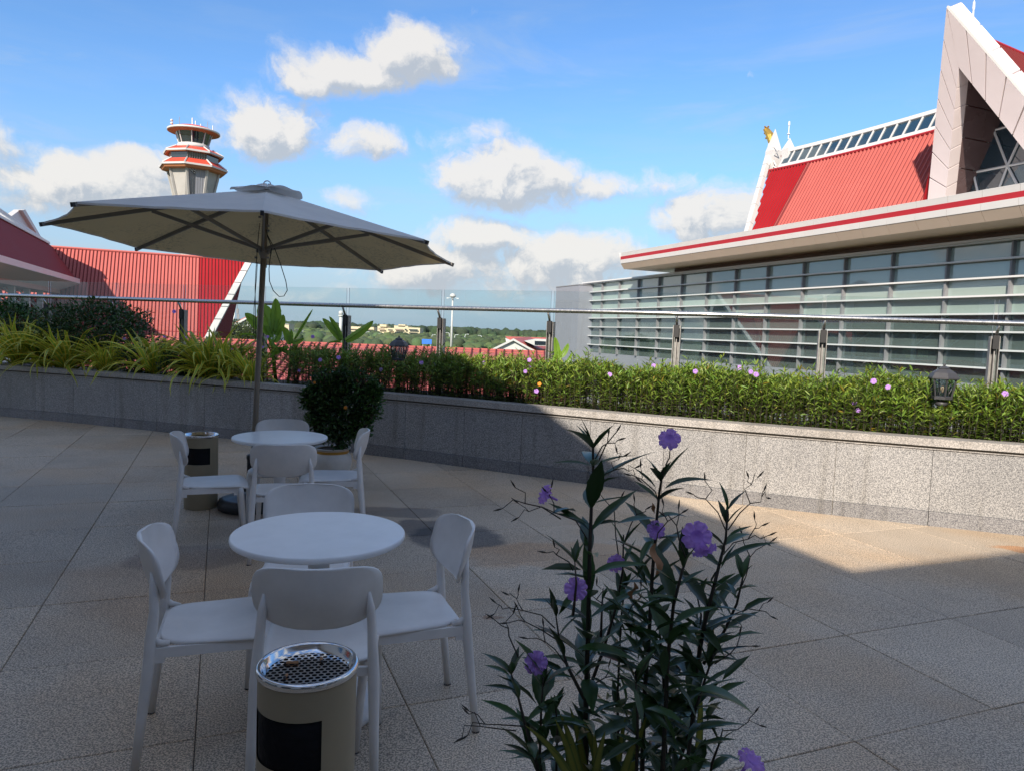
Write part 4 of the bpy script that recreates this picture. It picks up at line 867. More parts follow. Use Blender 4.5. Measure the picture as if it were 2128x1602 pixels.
# ---- chair (front towards +y)
def ringed(b, pts2):  # closed loops lofted
    n = len(pts2[0]); i0 = len(b.v)
    for L in pts2: b.v += [tuple(p) for p in L]
    for k in range(len(pts2) - 1):
        for j in range(n): a = i0 + k * n + j; c = i0 + k * n + (j + 1) % n; b.f.append((a, c, c + n, a + n)); b.mi.append(0)
def shell(fn, na, nb, th, nv):
    """thin closed shell: fn(a,b) centre surface, thickness th along nv"""
    b = MB(); nv = Vector(nv) * (th / 2); i0 = 0
    for s in (1, -1):
        for a in range(na + 1):
            for c in range(nb + 1): b.v.append(tuple(Vector(fn(a / na, c / nb)) + nv * s))
    m = (na + 1) * (nb + 1); q = lambda a, c: a * (nb + 1) + c
    for a in range(na):
        for c in range(nb):
            b.f.append((q(a, c), q(a + 1, c), q(a + 1, c + 1), q(a, c + 1))); b.f.append((m + q(a, c), m + q(a, c + 1), m + q(a + 1, c + 1), m + q(a + 1, c)))
    for a in range(na):
        b.f.append((q(a, 0), m + q(a, 0), m + q(a + 1, 0), q(a + 1, 0))); b.f.append((q(a, nb), q(a + 1, nb), m + q(a + 1, nb), m + q(a, nb)))
    for c in range(nb):
        b.f.append((q(0, c), q(0, c + 1), m + q(0, c + 1), m + q(0, c))); b.f.append((q(na, c), m + q(na, c), m + q(na, c + 1), q(na, c + 1)))
    b.mi = [0] * len(b.f); return b
def make_chair(label):
    t = thing('cafe_chair', label, 'chair', group='white moulded cafe chairs round the two tables')
    def back(a, c):
        th = math.pi * a; tt = .5 - .5 * math.cos(th); e = abs(2 * tt - 1); n_ = 4.4 if tt > .5 else 2.7
        w = .214 * max(0.0, 1 - e ** n_) ** (1 / n_); x = w * (2 * c - 1)
        return (x, -.222 - .062 * tt - .012 * math.sin(math.pi * tt) + .072 * (x / .2) ** 2, .575 + .225 * tt)
    part('backrest', shell(back, 18, 16, .011, (0, 1, 0)), M['plastic'], t, True, False)
    def seat(a, c):
        th = math.pi * a; tt = .5 - .5 * math.cos(th); e = abs(2 * tt - 1); w = (.186 + .034 * tt) * max(0, 1 - e ** 5.5) ** (1 / 5.5); x = w * (2 * c - 1); y = -.20 + .43 * tt
        z = .448 - .010 * math.exp(-((tt - .42) / .3) ** 2) * (1 - (x / .22) ** 2) - (.035 * ((tt - .82) / .18) ** 2 if tt > .82 else 0) - .006 * (x / .21) ** 4
        return (x, y, z)
    part('seat', shell(seat, 20, 14, .011, (0, 0, 1)), M['plastic'], t, True, False)
    for s in (-1, 1):
        b = MB(); b.tube([(s * .203, -.268, .004), (s * .198, -.245, .2), (s * .192, -.222, .40), (s * .188, -.219, .47), (s * .182, -.210, .56), (s * .176, -.212, .64), (s * .169, -.220, .700)], [.0145, .017, .021, .0195, .0165, .0150, .005], 10, flat=1.0); part('leg', b, M['plastic'], t, True, False)
        b = MB(); b.tube([(s * .205, .205, .004), (s * .200, .190, .2), (s * .194, .172, .40), (s * .193, .168, .435)], [.0135, .016, .021, .018], 10); part('leg', b, M['plastic'], t, True, False)
        b = MB(); b.tube([(s * .190, -.222, .50), (s * .189, -.212, .468), (s * .187, -.193, .450), (s * .182, -.160, .444)], [.010, .011, .013, .009], 8); part('seat_bracket', b, M['plastic'], t, True, False)
        b = MB(); b.box((s * .193, -.025, .418), (.014, .37, .036)); b.box((s * .193, -.190, .396), (.011, .032, .030)); b.box((s * .193, .142, .396), (.011, .032, .030)); part('side_rail', b, M['plastic'], t, False, False)
        for y, r in ((-.268, .0150), (.205, .0140)):
            b = MB(); b.lathe([(r, 0), (r, .006)], (s * (.203 if y < 0 else .205), y, 0), 10); part('foot', b, M['foot'], t, False, False)
    for y in (-.205, .178):
        b = MB(); b.box((0, y, .420), (.37, .014, .030)); part('cross_rail', b, M['plastic'], t, False, False)
    return t
chairs = [((-.655, 2.555), (-.16, .98), 'white chair seen from behind with its back to the camera, right behind the nearest bin'),
          ((-1.085, 2.705), (.95, .33), 'white chair on the left of the nearer table, facing right'),
          ((-.415, 2.855), (-.93, -.36), 'white chair on the right of the nearer table, facing left'),
          ((-.93, 3.27), (.17, -.98), 'white chair beyond the nearer table, facing the camera over the table top'),
          ((-1.545, 4.95), (-.22, .97), 'white chair seen from behind, on the near side of the farther table'),
          ((-2.11, 5.11), (.92, .40), 'white chair at the farther table beside the beige bin, facing right'),
          ((-1.365, 5.475), (-.97, -.20), 'white chair at the farther table in front of the potted shrub, facing left'),
          ((-1.84, 5.71), (.18, -.98), 'white chair beyond the farther table, only its back top showing')]
ch0 = make_chair(chairs[0][2])
for i, (p, f, lab) in enumerate(chairs):
    if i == 0: ch0.location = (*p, 0); ch0.rotation_euler = (0, 0, face_rz(f))
    else: dup(ch0, (*p, 0), face_rz(f), lab)
# ---- tables
tbl = thing('cafe_table', 'nearer of the two round white pedestal tables', 'table', (-.765, 2.905, 0), group='round white pedestal tables')
b = MB(); b.lathe([(.0, .714), (.338, .714), (.345, .718), (.3475, .727), (.346, .736), (.3435, .739), (.341, .740), (0, .740)], n=64); part('table_top', b, M['tabletop'], tbl, False, False)
for p in bpy.data.meshes['table_top'].polygons: p.use_smooth = abs(p.normal.z) < .95
b = MB(); b.lathe([(.045, .06), (.043, .40), (.043, .70), (.13, .711)], n=28); part('column', b, M['plastic'], tbl, True, False)
b = MB(); b.lathe([(.262, 0), (.268, .008), (.262, .022), (.22, .045), (.15, .062), (.08, .074), (.05, .095), (.044, .13)], n=48); part('pedestal_base', b, M['plastic'], tbl, True, False)
dup(tbl, (-1.735, 5.41, 0), .6, 'farther of the two round white pedestal tables, in front of the umbrella pole')
# ---- ashtray bins
def make_bin(loc, lab, rz):
    t = thing('ashtray_bin', lab, 'bin', loc, rz, group='round ashtray bins')
    RB, H = .136, .62; a0, a1 = R(-150), R(-50)      # opening faces the camera side
    b = MB(); n = 60; zs = [0.0, .012, .385, .395, .405, .505, .515, .525, H]; ang = [2 * math.pi * k / n for k in range(n)]
    def inside(k, z0, z1): 
        am = (ang[k] + math.pi / n); am = am - 2 * math.pi if am > math.pi else am
        return a0 < am < a1 and z0 >= .384 and z1 <= .526
    i0 = 0
    for z in zs:
        for a in ang: rr_ = RB - (.004 if z == 0 else 0); b.v.append((rr_ * math.cos(a), rr_ * math.sin(a), z))
    for j in range(len(zs) - 1):
        for k in range(n):
            if inside(k, zs[j], zs[j + 1]): continue
            q = j * n + k; q2 = j * n + (k + 1) % n; b.f.append((q, q2, q2 + n, q + n)); b.mi.append(0)
    part('body', b, M['binbody'], t, True, False)
    b = MB(); b.lathe([(RB - .004, .01), (RB - .004, H - .02)], n=40, cap=True); part('liner', b, M['void'], t, True, False)
    b = MB(); b.lathe([(RB - .001, H - .012), (RB + .003, H - .011), (RB + .005, H - .004), (RB + .005, H + .006), (RB + .001, H + .011), (RB - .005, H + .0115), (RB - .009, H + .007), (RB - .013, H - .006), (RB - .022, H - .0145)], n=72, cap=False); part('chrome_rim', b, M['chrome'], t, True, False)
    # perforated plate: cells with real holes
    b = MB(); s = .0185; hh = .0068; Rr = RB - .021; zc = H - .014; th_ = R(24); cx_, sx_ = math.cos(th_), math.sin(th_)
    N_ = int(Rr / s) + 3
    for i in range(-N_, N_ + 1):
        for j in range(-N_, N_ + 1):
            x = (i + .5 * (j % 2)) * s; y = j * s * .86
            if x * x + y * y > (Rr + .003) ** 2: continue
            def T(px_, py_, z=zc):
                X_, Y_ = x + px_, y + py_; rr_ = math.hypot(X_, Y_)
                if rr_ > Rr: X_ *= Rr / rr_; Y_ *= Rr / rr_
                return (X_ * cx_ - Y_ * sx_, X_ * sx_ + Y_ * cx_, z)
            ho = s / 2; vo = s * .43
            outer = [(-ho, -vo), (0, -vo), (ho, -vo), (ho, 0), (ho, vo), (0, vo), (-ho, vo), (-ho, 0)]
            inner = [(-hh * .86, -hh * .8), (0, -hh), (hh * .86, -hh * .8), (hh, 0), (hh * .86, hh * .8), (0, hh), (-hh * .86, hh * .8), (-hh, 0)]
            for k in range(8):
                k2 = (k + 1) % 8; b.face([T(*outer[k]), T(*outer[k2]), T(*inner[k2]), T(*inner[k])]); b.face([T(*inner[k]), T(*inner[k2]), T(*inner[k2], zc - .0025), T(*inner[k], zc - .0025)])
    part('perforated_plate', b, M['chrome'], t, False, False)
    b = MB(); b.lathe([(0, H - .05), (Rr, H - .045)], n=24, cap=False); part('ash_bowl', b, M['void'], t, True, False)
    return t
make_bin((-.548, 1.985, 0), 'beige round ashtray bin closest to the camera, with a perforated steel top', R(-10))
make_bin((-2.63, 6.10, 0), 'beige round ashtray bin behind the left chair of the farther table', R(12))
def butt(loc, rz, L, lab):
    t = thing('cigarette_butt', lab, 'cigarette butt', loc, rz); b = MB(); b.tube([(-L / 2, 0, .004), (0, .0004, .0042), (L / 2, 0, .004)], .0042, 8); part('filter', b, M['butt'], t, True, False)
    b = MB(); b.tube([(-L / 2 - .006, 0, .004), (-L / 2, 0, .004)], [.003, .0042], 8); part('burnt_tip', b, M['black'], t, True, False)
butt((-.548 - .055, 1.985 + .035, .6065), .15, .034, 'brown cigarette butt lying flat on the left of the steel grid')
butt((-.548 - .048, 1.985 - .045, .6065), 1.4, .014, 'short stubbed-out cigarette end near the front left of the steel grid')
butt((-.548 + .022, 1.985 + .062, .6065), 1.9, .022, 'reddish cigarette end at the back of the steel grid')
# ---- umbrella
um = thing('patio_umbrella', 'large open off-white canvas parasol with dark ribs and a mildewed underside', 'umbrella', (-2.2, 6.12, 0))
UC = Vector((-2.091, 6.034, 2.241)); UN = Vector((.019, .034, 1)).normalized(); ua = Vector((0, 1, 0)).cross(UN).normalized(); ub = UN.cross(ua)
def rim(k, r=1.582): t = -math.pi / 2 + .323 + k * math.pi / 4; return UC + (ua * math.cos(t) + ub * math.sin(t)) * r
APX = UC + UN * .445
cm = bpy.data.materials.new('weathered_canvas'); cm.use_nodes = True; t_ = cm.node_tree; bs = t_.nodes['Principled BSDF']
ge = N(t_, 'ShaderNodeNewGeometry'); n1 = N(t_, 'ShaderNodeTexNoise'); n1.inputs['Scale'].default_value = 2.4; n1.inputs['Detail'].default_value = 3; t_.links.new(ge.outputs['Position'], n1.inputs[0])
n2_ = N(t_, 'ShaderNodeTexNoise'); n2_.inputs['Scale'].default_value = 38; n2_.inputs['Detail'].default_value = 8; n2_.inputs['Roughness'].default_value = .75; t_.links.new(ge.outputs['Position'], n2_.inputs[0])
spk = mth(t_, 'MULTIPLY', smooth(t_, n2_.outputs['Fac'], .47, .62), smooth(t_, n1.outputs['Fac'], .36, .58))
mxm = N(t_, 'ShaderNodeMix', data_type='RGBA'); t_.links.new(mth(t_, 'MULTIPLY', spk, .85), mxm.inputs[0]); mxm.inputs[6].default_value = (.84, .70, .44, 1); mxm.inputs[7].default_value = (.10, .085, .055, 1)
t_.links.new(mxm.outputs[2], bs.inputs['Base Color']); bs.inputs['Roughness'].default_value = .9
trn = N(t_, 'ShaderNodeBsdfTranslucent'); trn.inputs[0].default_value = (.9, .76, .46, 1); mm = N(t_, 'ShaderNodeMixShader'); mm.inputs[0].default_value = .50; t_.links.new(bs.outputs[0], mm.inputs[1]); t_.links.new(trn.outputs[0], mm.inputs[2]); t_.links.new(mm.outputs[0], t_.nodes['Material Output'].inputs[0])
for k in range(8):
    A_, B_ = rim(k), rim(k + 1)
    def fn(a, c, A_=A_, B_=B_):
        p = A_.lerp(B_, c); q = APX.lerp(p, .03 + .97 * a); sag = math.sin(math.pi * c) * a; mid = UC + UN * .445 * (1 - a)
        q = q + (UC - p).normalized() * (.05 * sag * a) - UN * (.022 * math.sin(math.pi * c) * math.sin(math.pi * min(1, a)) + .0) 
        q = q + UN * (.0035 * math.sin(11 * a + 5 * c + k) * math.sin(math.pi * c) + .0025 * math.sin(23 * a * c + 3 * k) * math.sin(math.pi * c))
        return q
    b = MB(); b.grid(fn, 14, 10); i1 = len(b.v)
    lower = MB(); lower.grid(lambda a, c: fn(a, c) - UN * .004, 14, 10); off_ = len(b.v); b.v += lower.v; b.f += [tuple(off_ + i for i in reversed(f)) for f in lower.f]; b.mi += [1] * len(lower.f)
    # hem strip
    hem = [fn(1, c / 10) for c in range(11)]
    for c in range(10): b.face([hem[c], hem[c + 1], hem[c + 1] - UN * .014, hem[c] - UN * .014])
    part('canopy_panel', b, [M['canvas'], cm], um, True)
for k in range(8):
    P0 = APX - UN * .03; P1 = rim(k, 1.60) - UN * .022; d = (P1 - P0).normalized(); sd_v = d.cross(UN).normalized(); u2 = sd_v.cross(d)
    b = MB(); b.box((P0 + P1) / 2, ((P1 - P0).length, .018, .030), ax=(d, sd_v, u2)); part('rib', b, M['rib'], um)
    b = MB(); b.box(P1, (.02, .022, .030), ax=(d, sd_v, u2)); part('rib_tip', b, M['black'], um)
    H0 = Vector((-2.105, 6.045, 2.19)); H1 = P0.lerp(P1, .53) - UN * .015; d = (H1 - H0).normalized(); sd_v = d.cross(UN).normalized(); u2 = sd_v.cross(d)
    b = MB(); b.box((H0 + d * .03 + H1) / 2, ((H1 - H0).length - .03, .016, .026), ax=(d, sd_v, u2)); part('strut', b, M['rib'], um)
b = MB(); B0 = Vector((-2.205, 6.125, .05)); b.tube([B0, B0.lerp(APX, .5), APX], .0235, 16); part('pole', b, M['pole'], um, True)
pd = (APX - B0).normalized()
hb = B0 + pd * ((2.17 - .05) / pd.z); b = MB(); b.tube([hb - pd * .05, hb - pd * .03, hb + pd * .0, hb + pd * .035], [.027, .030, .048, .048], 14); part('runner_hub', b, M['pole'], um, True)
for k in range(8):
    t = -math.pi / 2 + .323 + k * math.pi / 4; q = hb + (ua * math.cos(t) + ub * math.sin(t)) * .05 + pd * .015; b = MB(); b.lathe([(.012, -.016), (.012, .016)], q, 8); part('hub_pin', b, M['steelrough'], um)
b = MB(); q = APX - UN * .08; b.tube([q, q + UN * .05], .05, 12); part('top_hub', b, M['pole'], um, True)
def vent(a, c):
    t = 2 * math.pi * c; w = math.cos(8 * (t - .323 + math.pi / 2)); r = .02 + .265 * a
    return APX + (ua * math.cos(t) + ub * math.sin(t)) * r + UN * (.035 - .075 * a - .008 * a * a * w + .030 * a ** 3 * (0.4 + .6 * math.sin(2 * t + 2.6)) + (.012 if a < .3 else 0) * math.cos(13 * t))
b = MB(); b.grid(vent, 10, 64); part('vent_cap', b, [M['canvas']], um, True)
b = MB(); b.tube([APX + UN * .04 + ua * (.03 * math.cos(t)) + UN * (.03 * math.sin(t)) for t in np.linspace(0, math.pi, 9)], .005, 6); part('lifting_loop', b, M['canvas'], um)
b = MB(); b.lathe([(.25, 0), (.272, .01), (.275, .05), (.262, .085), (.22, .10), (.14, .108), (.12, .125), (.05, .13), (.042, .14), (.040, .42), (.045, .43), (.045, .46), (.026, .47)], (-2.205, 6.125, 0), 44); part('weighted_base', b, M['base'], um, True)
b = MB(); b.tube([(-2.205 - .04, 6.10, .16), (-2.205 - .085, 6.07, .16)], .014, 8); part('lock_knob', b, M['black'], um)
def pxl(pts, Y): return [at(x, y, Y) for x, y in pts]
b = MB(); b.tube(pxl([(553, 478), (557, 495), (565, 515), (561, 540), (559, 560), (560, 585), (568, 605), (580, 617), (590, 616), (597, 604), (594, 585), (583, 550), (572, 520), (556, 490)], 6.0), .0035, 6); part('pull_cord', b, M['cord'], um, True)
b = MB(); b.tube(pxl([(540, 465), (537, 490), (534, 530), (532, 560), (530, 600), (531, 650), (532, 700)], 6.0), .003, 6); part('pull_cord', b, M['cord'], um, True)
b = MB(); b.tube(pxl([(535, 545), (533, 580), (528, 640), (527, 695), (531, 701)], 6.02), .0028, 6); part('pull_cord', b, M['cord'], um, True)
for (x, y) in ((557, 470), (557, 480), (557, 527), (556, 536), (540, 452), (532, 536)):
    b = MB(); b.box(at(x, y, 6.02), (.02, .012, .016)); part('pole_clip', b, M['steelrough'], um)

# ================================================================== PLANTING
CL = lambda a, lo_, hi_: max(lo_, min(hi_, a))
# ---- long hedge of narrow leaves
def hedge_leaves():
    P, D, L, Wd, T, ST = [], [], [], [], [], []
    n = len(WF)
    cand = 7600
    for _ in range(cand):
        i = random.randrange(2, n - 2); off = random.uniform(.20, 1.05); q = WF[i] + WFN[i] * off
        if q.x < -7.0 or q.x > 6.6: continue
        px = proj((q.x, q.y, 1.2))[0]
        if px < 330: continue
        if px < 600 and random.random() < .85: continue
        if 600 <= px < 900 and random.random() < .40: continue
        if 900 <= px < 1010 and random.random() < .15: continue
        # keep the lanterns clear
        if abs(px - 1962) < 32 and off < .60: hmax = .29 + random.uniform(-.03, .03)
        elif abs(px - 826) < 16 and off < .62: hmax = .42
        else: hmax = 9
        nz_ = noise.noise(Vector((q.x * 1.7, q.y * 1.7, 0)))
        top = (.51 + .09 * nz_ + random.uniform(-.10, .04)) if px > 1000 else (.51 + .08 * nz_ + random.uniform(-.10, .05))
        if off < .3: top *= random.uniform(.55, .95)
        if random.random() < .08: top += random.uniform(.04, .14)
        top = min(top, hmax)
        z0 = .715; lean = Vector((random.gauss(0, .06), random.gauss(0, .06) - (.10 if off < .3 else 0)))
        ST.append([(q.x, q.y, z0), (q.x + lean.x * top, q.y + lean.y * top, z0 + top)])
        z = random.uniform(.02, .06) if off < .5 else top * .35; ph = random.uniform(0, 6.28)
        while z < top:
            f = z / top; k_ = 2 if f < .8 else 3
            for j in range(k_ + (1 if random.random() < .35 else 0)):
                a = ph + j * (2 * math.pi / k_) + random.gauss(0, .35); el = R(random.gauss(22 + 42 * max(0, f - .35), 14))
                P.append((q.x + lean.x * z, q.y + lean.y * z, z0 + z)); D.append((math.cos(a) * math.cos(el), math.sin(a) * math.cos(el), math.sin(el)))
                l = random.uniform(.045, .082) * (1.1 if f > .6 else .85); L.append(l); Wd.append(l * random.uniform(.17, .25))
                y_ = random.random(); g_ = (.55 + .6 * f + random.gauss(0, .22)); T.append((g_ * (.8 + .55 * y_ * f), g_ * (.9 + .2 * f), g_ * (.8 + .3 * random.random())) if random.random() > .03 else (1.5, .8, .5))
            ph += 1.57 + random.gauss(0, .2); z += random.uniform(.034, .055)
    return P, D, L, Wd, T, ST
P, D, L_, W_, T_, ST = hedge_leaves()
P = np.array(P); D = unit(np.array(D)); Nn = unit(np.array([0, 0, 1.0]) + .35 * rng.normal(size=P.shape))
hd = link('hedge', leaves_mesh('hedge', P, D, Nn, np.array(L_), np.array(W_), np.array(T_), M['leaf'], droop=.22), None); hd['kind'] = 'stuff'
tag(hd, 'long clipped hedge of narrow green leaves growing along the planter wall', 'hedge')
b = MB()
for s in ST: b.tube(s, [.0032, .002], 3, cap=False)
o = part('hedge_stems', b, M['stem'], hd, True); o['kind'] = 'stuff'
# ---- violet flower mesh
def flower_mesh(name, r, mat):
    b = MB(); b.lathe([(.10 * r, -1.6 * r), (.13 * r, -.8 * r), (.34 * r, -.12 * r)], n=8, cap=False); b.lathe([(0, -.26 * r), (.2 * r, -.2 * r), (.42 * r, -.05 * r)], n=10, cap=False)
    for k in range(5):
        a0 = 2 * math.pi * k / 5
        def fn(a, c, a0=a0):
            w = (c - .5) * 2; rad = r * (.30 + .72 * a * (1 - .18 * w * w - (.10 if abs(w) < .2 else 0) * a)); t = a0 + w * (.50 + .17 * math.sin(math.pi * min(a, .9)))
            return (rad * math.cos(t), rad * math.sin(t), -.14 * r + .30 * r * a - .36 * r * a * a + .13 * r * math.sin(7 * w + 2.3 * k) * a + .07 * r * math.sin(13 * a + 5 * w) * a)
        b.grid(fn, 7, 10)
    return b.mesh(name, mat, True)
FM = flower_mesh('flower', .027, M['petal']); FO = flower_mesh('orange_flower', .03, M['orange'])
def put(name, me, parent, loc, zdir, spin=0.0, scale=1.0):
    q = Vector(zdir).normalized().to_track_quat('Z', 'Y'); o = link(name, me, parent); o.rotation_mode = 'QUATERNION'
    from mathutils import Quaternion
    o.rotation_quaternion = q @ Quaternion((0, 0, 1), spin); o.location = Vector(loc) - origin(parent) if parent else Vector(loc); o.scale = (scale,) * 3; return o
for (x, y) in [(1100, 748), (1102, 762), (1195, 770), (1268, 778), (1358, 760), (1445, 772), (1536, 764), (1572, 778), (1560, 773), (1815, 792), (1845, 804), (1776, 837), (1783, 852), (1115, 812), (1006, 754), (902, 758),
               (875, 753), (792, 768), (704, 743), (665, 748), (622, 770), (650, 700), (556, 700), (480, 726), (385, 703), (392, 711), (342, 700), (258, 705), (370, 727), (256, 753), (362, 648), (545, 722), (1092, 772), (2089, 818)]:
    off = .22 if y > (770 if x > 900 else 740) else .62
    q = planter(x, off); p = at(x, y, q.y)
    put('flower', FM, hd, p, (CAM - p) + Vector((random.uniform(-3, 3), 0, random.uniform(0, 4))), random.random() * 6, random.uniform(.8, 1.15))
for (x, y) in ((1121, 798),): 
    q = planter(x, .2); p = at(x, y, q.y - .03); put('orange_flower', FO, hd, p, CAM - p, 0, .8)
# ---- leafy round shrubs
def bush(name, label, cat, c, rx, ry, rz_, n, mat, size, loc, tint=(1, 1, 1), parent=None, box_=2.0):
    t = parent or thing(name, label, cat, loc)
    d = unit(rng.normal(size=(n, 3))); e = (np.abs(d) ** box_).sum(1, keepdims=True) ** (1 / box_)
    lump = 1 + .16 * np.sin(d[:, :1] * 6 + 1) * np.sin(d[:, 2:3] * 7 + 2) + .12 * np.sin(d[:, 1:2] * 9)
    rad = (.35 + .68 * rng.random((n, 1)) ** .5) * lump / e
    P = d * rad * np.array([rx, ry, rz_]) + np.array(c); D = unit(d + .75 * rng.normal(size=(n, 3)) + np.array([0, 0, .25])); Nn = unit(rng.normal(size=(n, 3)) * .6 + d + np.array([0, 0, .8]))
    tn = np.array(tint) * (.55 + .8 * rng.random((n, 1))) * (1 + .25 * (rng.random((n, 3)) - .5))
    me = leaves_mesh('foliage', P, D, Nn, size * (.7 + .6 * rng.random(n)), size * .48 * (.8 + .4 * rng.random(n)), tn, mat, droop=.12)
    o = link('foliage', me, t, -origin(t))
    b = MB()
    for k in range(26):
        dd = unit(rng.normal(size=(1, 3)))[0]; b.tube([(c[0] + dd[0] * .03, c[1] + dd[1] * .03, c[2] - rz_ * 1.0), (c[0] + dd[0] * rx * .5, c[1] + dd[1] * ry * .5, c[2] + dd[2] * rz_ * .3), (c[0] + dd[0] * rx * .95, c[1] + dd[1] * ry * .95, c[2] + abs(dd[2]) * rz_)], [.008, .005, .002], 4, cap=False)
    part('branches', b, M['stem'], t); return t
q = planter(195, .75); bush('dark_shrub', 'wide dark clipped shrub behind the strap-leaved plants at left', 'shrub', (q.x, q.y, 1.36), .80, .48, .44, 5600, M['leafdark'], .065, (q.x, q.y, .7), box_=3.2)
q = planter(22, .80); bush('dark_shrub', 'smaller dark shrub cut by the left edge of the photo', 'shrub', (q.x, q.y, 1.42), .42, .42, .36, 2600, M['leafdark'], .065, (q.x, q.y, .7), (.9, 1.1, 1), box_=2.6)
for x, lab in ((385, 'wispy low petunia bush left of the bright strap-leaved clump, under a railing post'), (295, 'small dark flowering bush at the foot of the wide shrub')):
    q = planter(x, .55); bush('low_bush', lab, 'bush', (q.x, q.y, .93), .34, .30, .26, 1500, M['leafdark'], .05, (q.x, q.y, .7))
for k, (x, y) in enumerate([(238, 716), (228, 725), (243, 728), (253, 722), (226, 739), (248, 742), (287, 748), (292, 751), (345, 750), (338, 756), (268, 716)]):
    pass
# ---- variegated strap-leaved clumps
def strap_mesh(k, L, w, rise, curl):
    b = MB(); n = 9; cols = []
    z, y, an = 0.0, 0.0, rise; ds = L / n; pts = [(0, 0)]
    for i in range(n): an -= curl * (.35 + 1.3 * i / n) / n * 1.0; y += math.cos(an) * ds; z += math.sin(an) * ds; pts.append((y, z))
    for i, (yy, zz2) in enumerate(pts):
        t = i / n; ww = w * (.55 + .45 * math.sin(math.pi * min(1, t * 1.1 + .1))) * (1 - t ** 5) + .0006
        sx = .004 * math.sin(i * 1.3 + k)
        for s, c in ((-1, (1.25, 1.15, .9)), (-.45, (.42, .72, .5)), (0, (.36, .66, .5)), (.45, (.42, .72, .5)), (1, (1.25, 1.15, .9))):
            b.v.append((s * ww / 2 + sx, yy, zz2 + abs(s) * ww * .22)); cols.append(c)
    for i in range(n):
        for j in range(4): a = i * 5 + j; b.f.append((a, a + 1, a + 6, a + 5)); b.mi.append(0)
    me = b.mesh('strap_leaf', M['strap'], True); a_ = me.attributes.new('tint', 'FLOAT_COLOR', 'POINT'); a_.data.foreach_set('color', np.array([(*c, 1) for c in cols], np.float32).ravel()); return me
SM = [strap_mesh(k, L, .025, R(r_), R(c_)) for k, (L, r_, c_) in enumerate([(.42, 78, 40), (.50, 72, 95), (.55, 62, 130), (.50, 50, 140), (.45, 38, 110), (.58, 68, 120), (.36, 84, 30), (.48, 30, 90)])]
def clump(px, off, n, sc, label, dz=0.0, spread=.10):
    q = planter(px, off); t = thing('strap_leaf_clump', label, 'strap-leaved plant', (q.x, q.y, .72 + dz), group='variegated strap-leaved clumps in the planter')
    n = int(n * 2.1)
    for k in range(n):
        a = 2 * math.pi * k / n * 2.6 + random.uniform(-.3, .3); r_ = random.uniform(0, spread)
        me = SM[random.choice((0, 6, 1, 5)) if k < n * .3 else random.choice((1, 2, 3, 4, 5, 7))]
        o = link('strap_leaf', me, t, (math.cos(a + 1.57) * r_, math.sin(a + 1.57) * r_, random.uniform(0, .06))); o.rotation_euler = (random.uniform(-.15, .15), random.uniform(-.35, .35), a); s = sc * random.uniform(.8, 1.2) * 1.75; o.scale = (s * 1.1, s, s)
    return t
clump(-45, .45, 34, 1.15, 'yellow-striped strap-leaved clump half outside the left edge')
clump(38, .38, 44, 1.25, 'tall yellow-striped strap-leaved clump at the left, before the smaller dark shrub', .05)
clump(92, .62, 30, 1.05, 'yellow-striped strap-leaved clump tucked behind between the two left clumps')
clump(138, .36, 40, 1.15, 'arching yellow-striped strap-leaved clump below the left part of the wide shrub')
clump(218, .36, 34, .9, 'low yellow-striped strap-leaved clump below the middle of the wide shrub')
clump(318, .42, 32, .95, 'upright yellow-striped strap-leaved clump at the right end of the wide shrub', .05)
clump(428, .40, 46, 1.1, 'dense yellow-striped strap-leaved clump left of the umbrella pole', .03)
clump(478, .55, 36, 1.05, 'brightest yellow strap-leaved clump just left of the umbrella pole', .03)
clump(520, .34, 26, .8, 'low strap-leaved clump spilling over the wall at the foot of the umbrella pole')
# ---- broad-leaved plants (each leaf placed and shaped from the photo)
def broad_leaf(parent, base, tip, Y, w, bend=.12, mat='banana', yaw=0.0, dY=0.0):
    A_ = at(*base, Y); B_ = at(*tip, Y + dY); ax_ = B_ - A_; L = ax_.length; d = ax_.normalized(); vd = (A_ - CAM).normalized(); side = d.cross(vd).normalized(); side = (side * math.cos(yaw) + vd * math.sin(yaw)).normalized(); nn = side.cross(d)
    ww = w * Y / FPX
    def fn(a, c):
        s = (c - .5) * 2; prof = math.sin(math.pi * min(1.0, a * .93 + .07) ** .8) ** .5; rip = 1 + .04 * math.sin(a * 37 + s * 3)
        return A_ + d * (L * a) + side * (s * ww / 2 * prof * rip) + nn * (bend * L * math.sin(math.pi * a) * .5 + abs(s) * ww * .22 * prof)
    b = MB(); b.grid(fn, 16, 6); part('leaf', b, M[mat], parent, True)
    b = MB(); b.tube([fn(a / 8, .5) - nn * .002 for a in range(9)], [.006 * (1 - a / 9) + .0015 for a in range(9)], 5); part('midrib', b, M['banana'], parent, True)
bp_ = planter(572, .75); Yb = bp_.y
ba = thing('banana_plant', 'young banana plant with upright glowing leaves right behind the umbrella pole', 'banana plant', (bp_.x, bp_.y, .72))
for bs_, tp, w, yw in (((568, 688), (573, 620), 24, .3), ((566, 694), (541, 630), 40, .1), ((536, 682), (509, 651), 22, .4), ((570, 696), (589, 654), 20, .5), ((569, 712), (582, 682), 16, .7), ((564, 702), (549, 676), 14, .2), ((535, 699), (494, 696), 7, .8), ((572, 735), (556, 700), 12, .5)):
    broad_leaf(ba, bs_, tp, Yb, w, yaw=yw)
b = MB(); b.tube([(bp_.x, bp_.y, .72), at(566, 730, Yb), at(568, 690, Yb)], [.03, .022, .008], 8); b.tube([at(566, 735, Yb), at(536, 682, Yb)], [.012, .006], 6); part('stalk', b, M['banana'], ba, True)
bp_ = planter(603, .55); Yb = bp_.y
ba = thing('heliconia_plant', 'darker broad-leaved plant with one tall furled leaf right of the banana plant', 'broad-leaved plant', (bp_.x, bp_.y, .72))
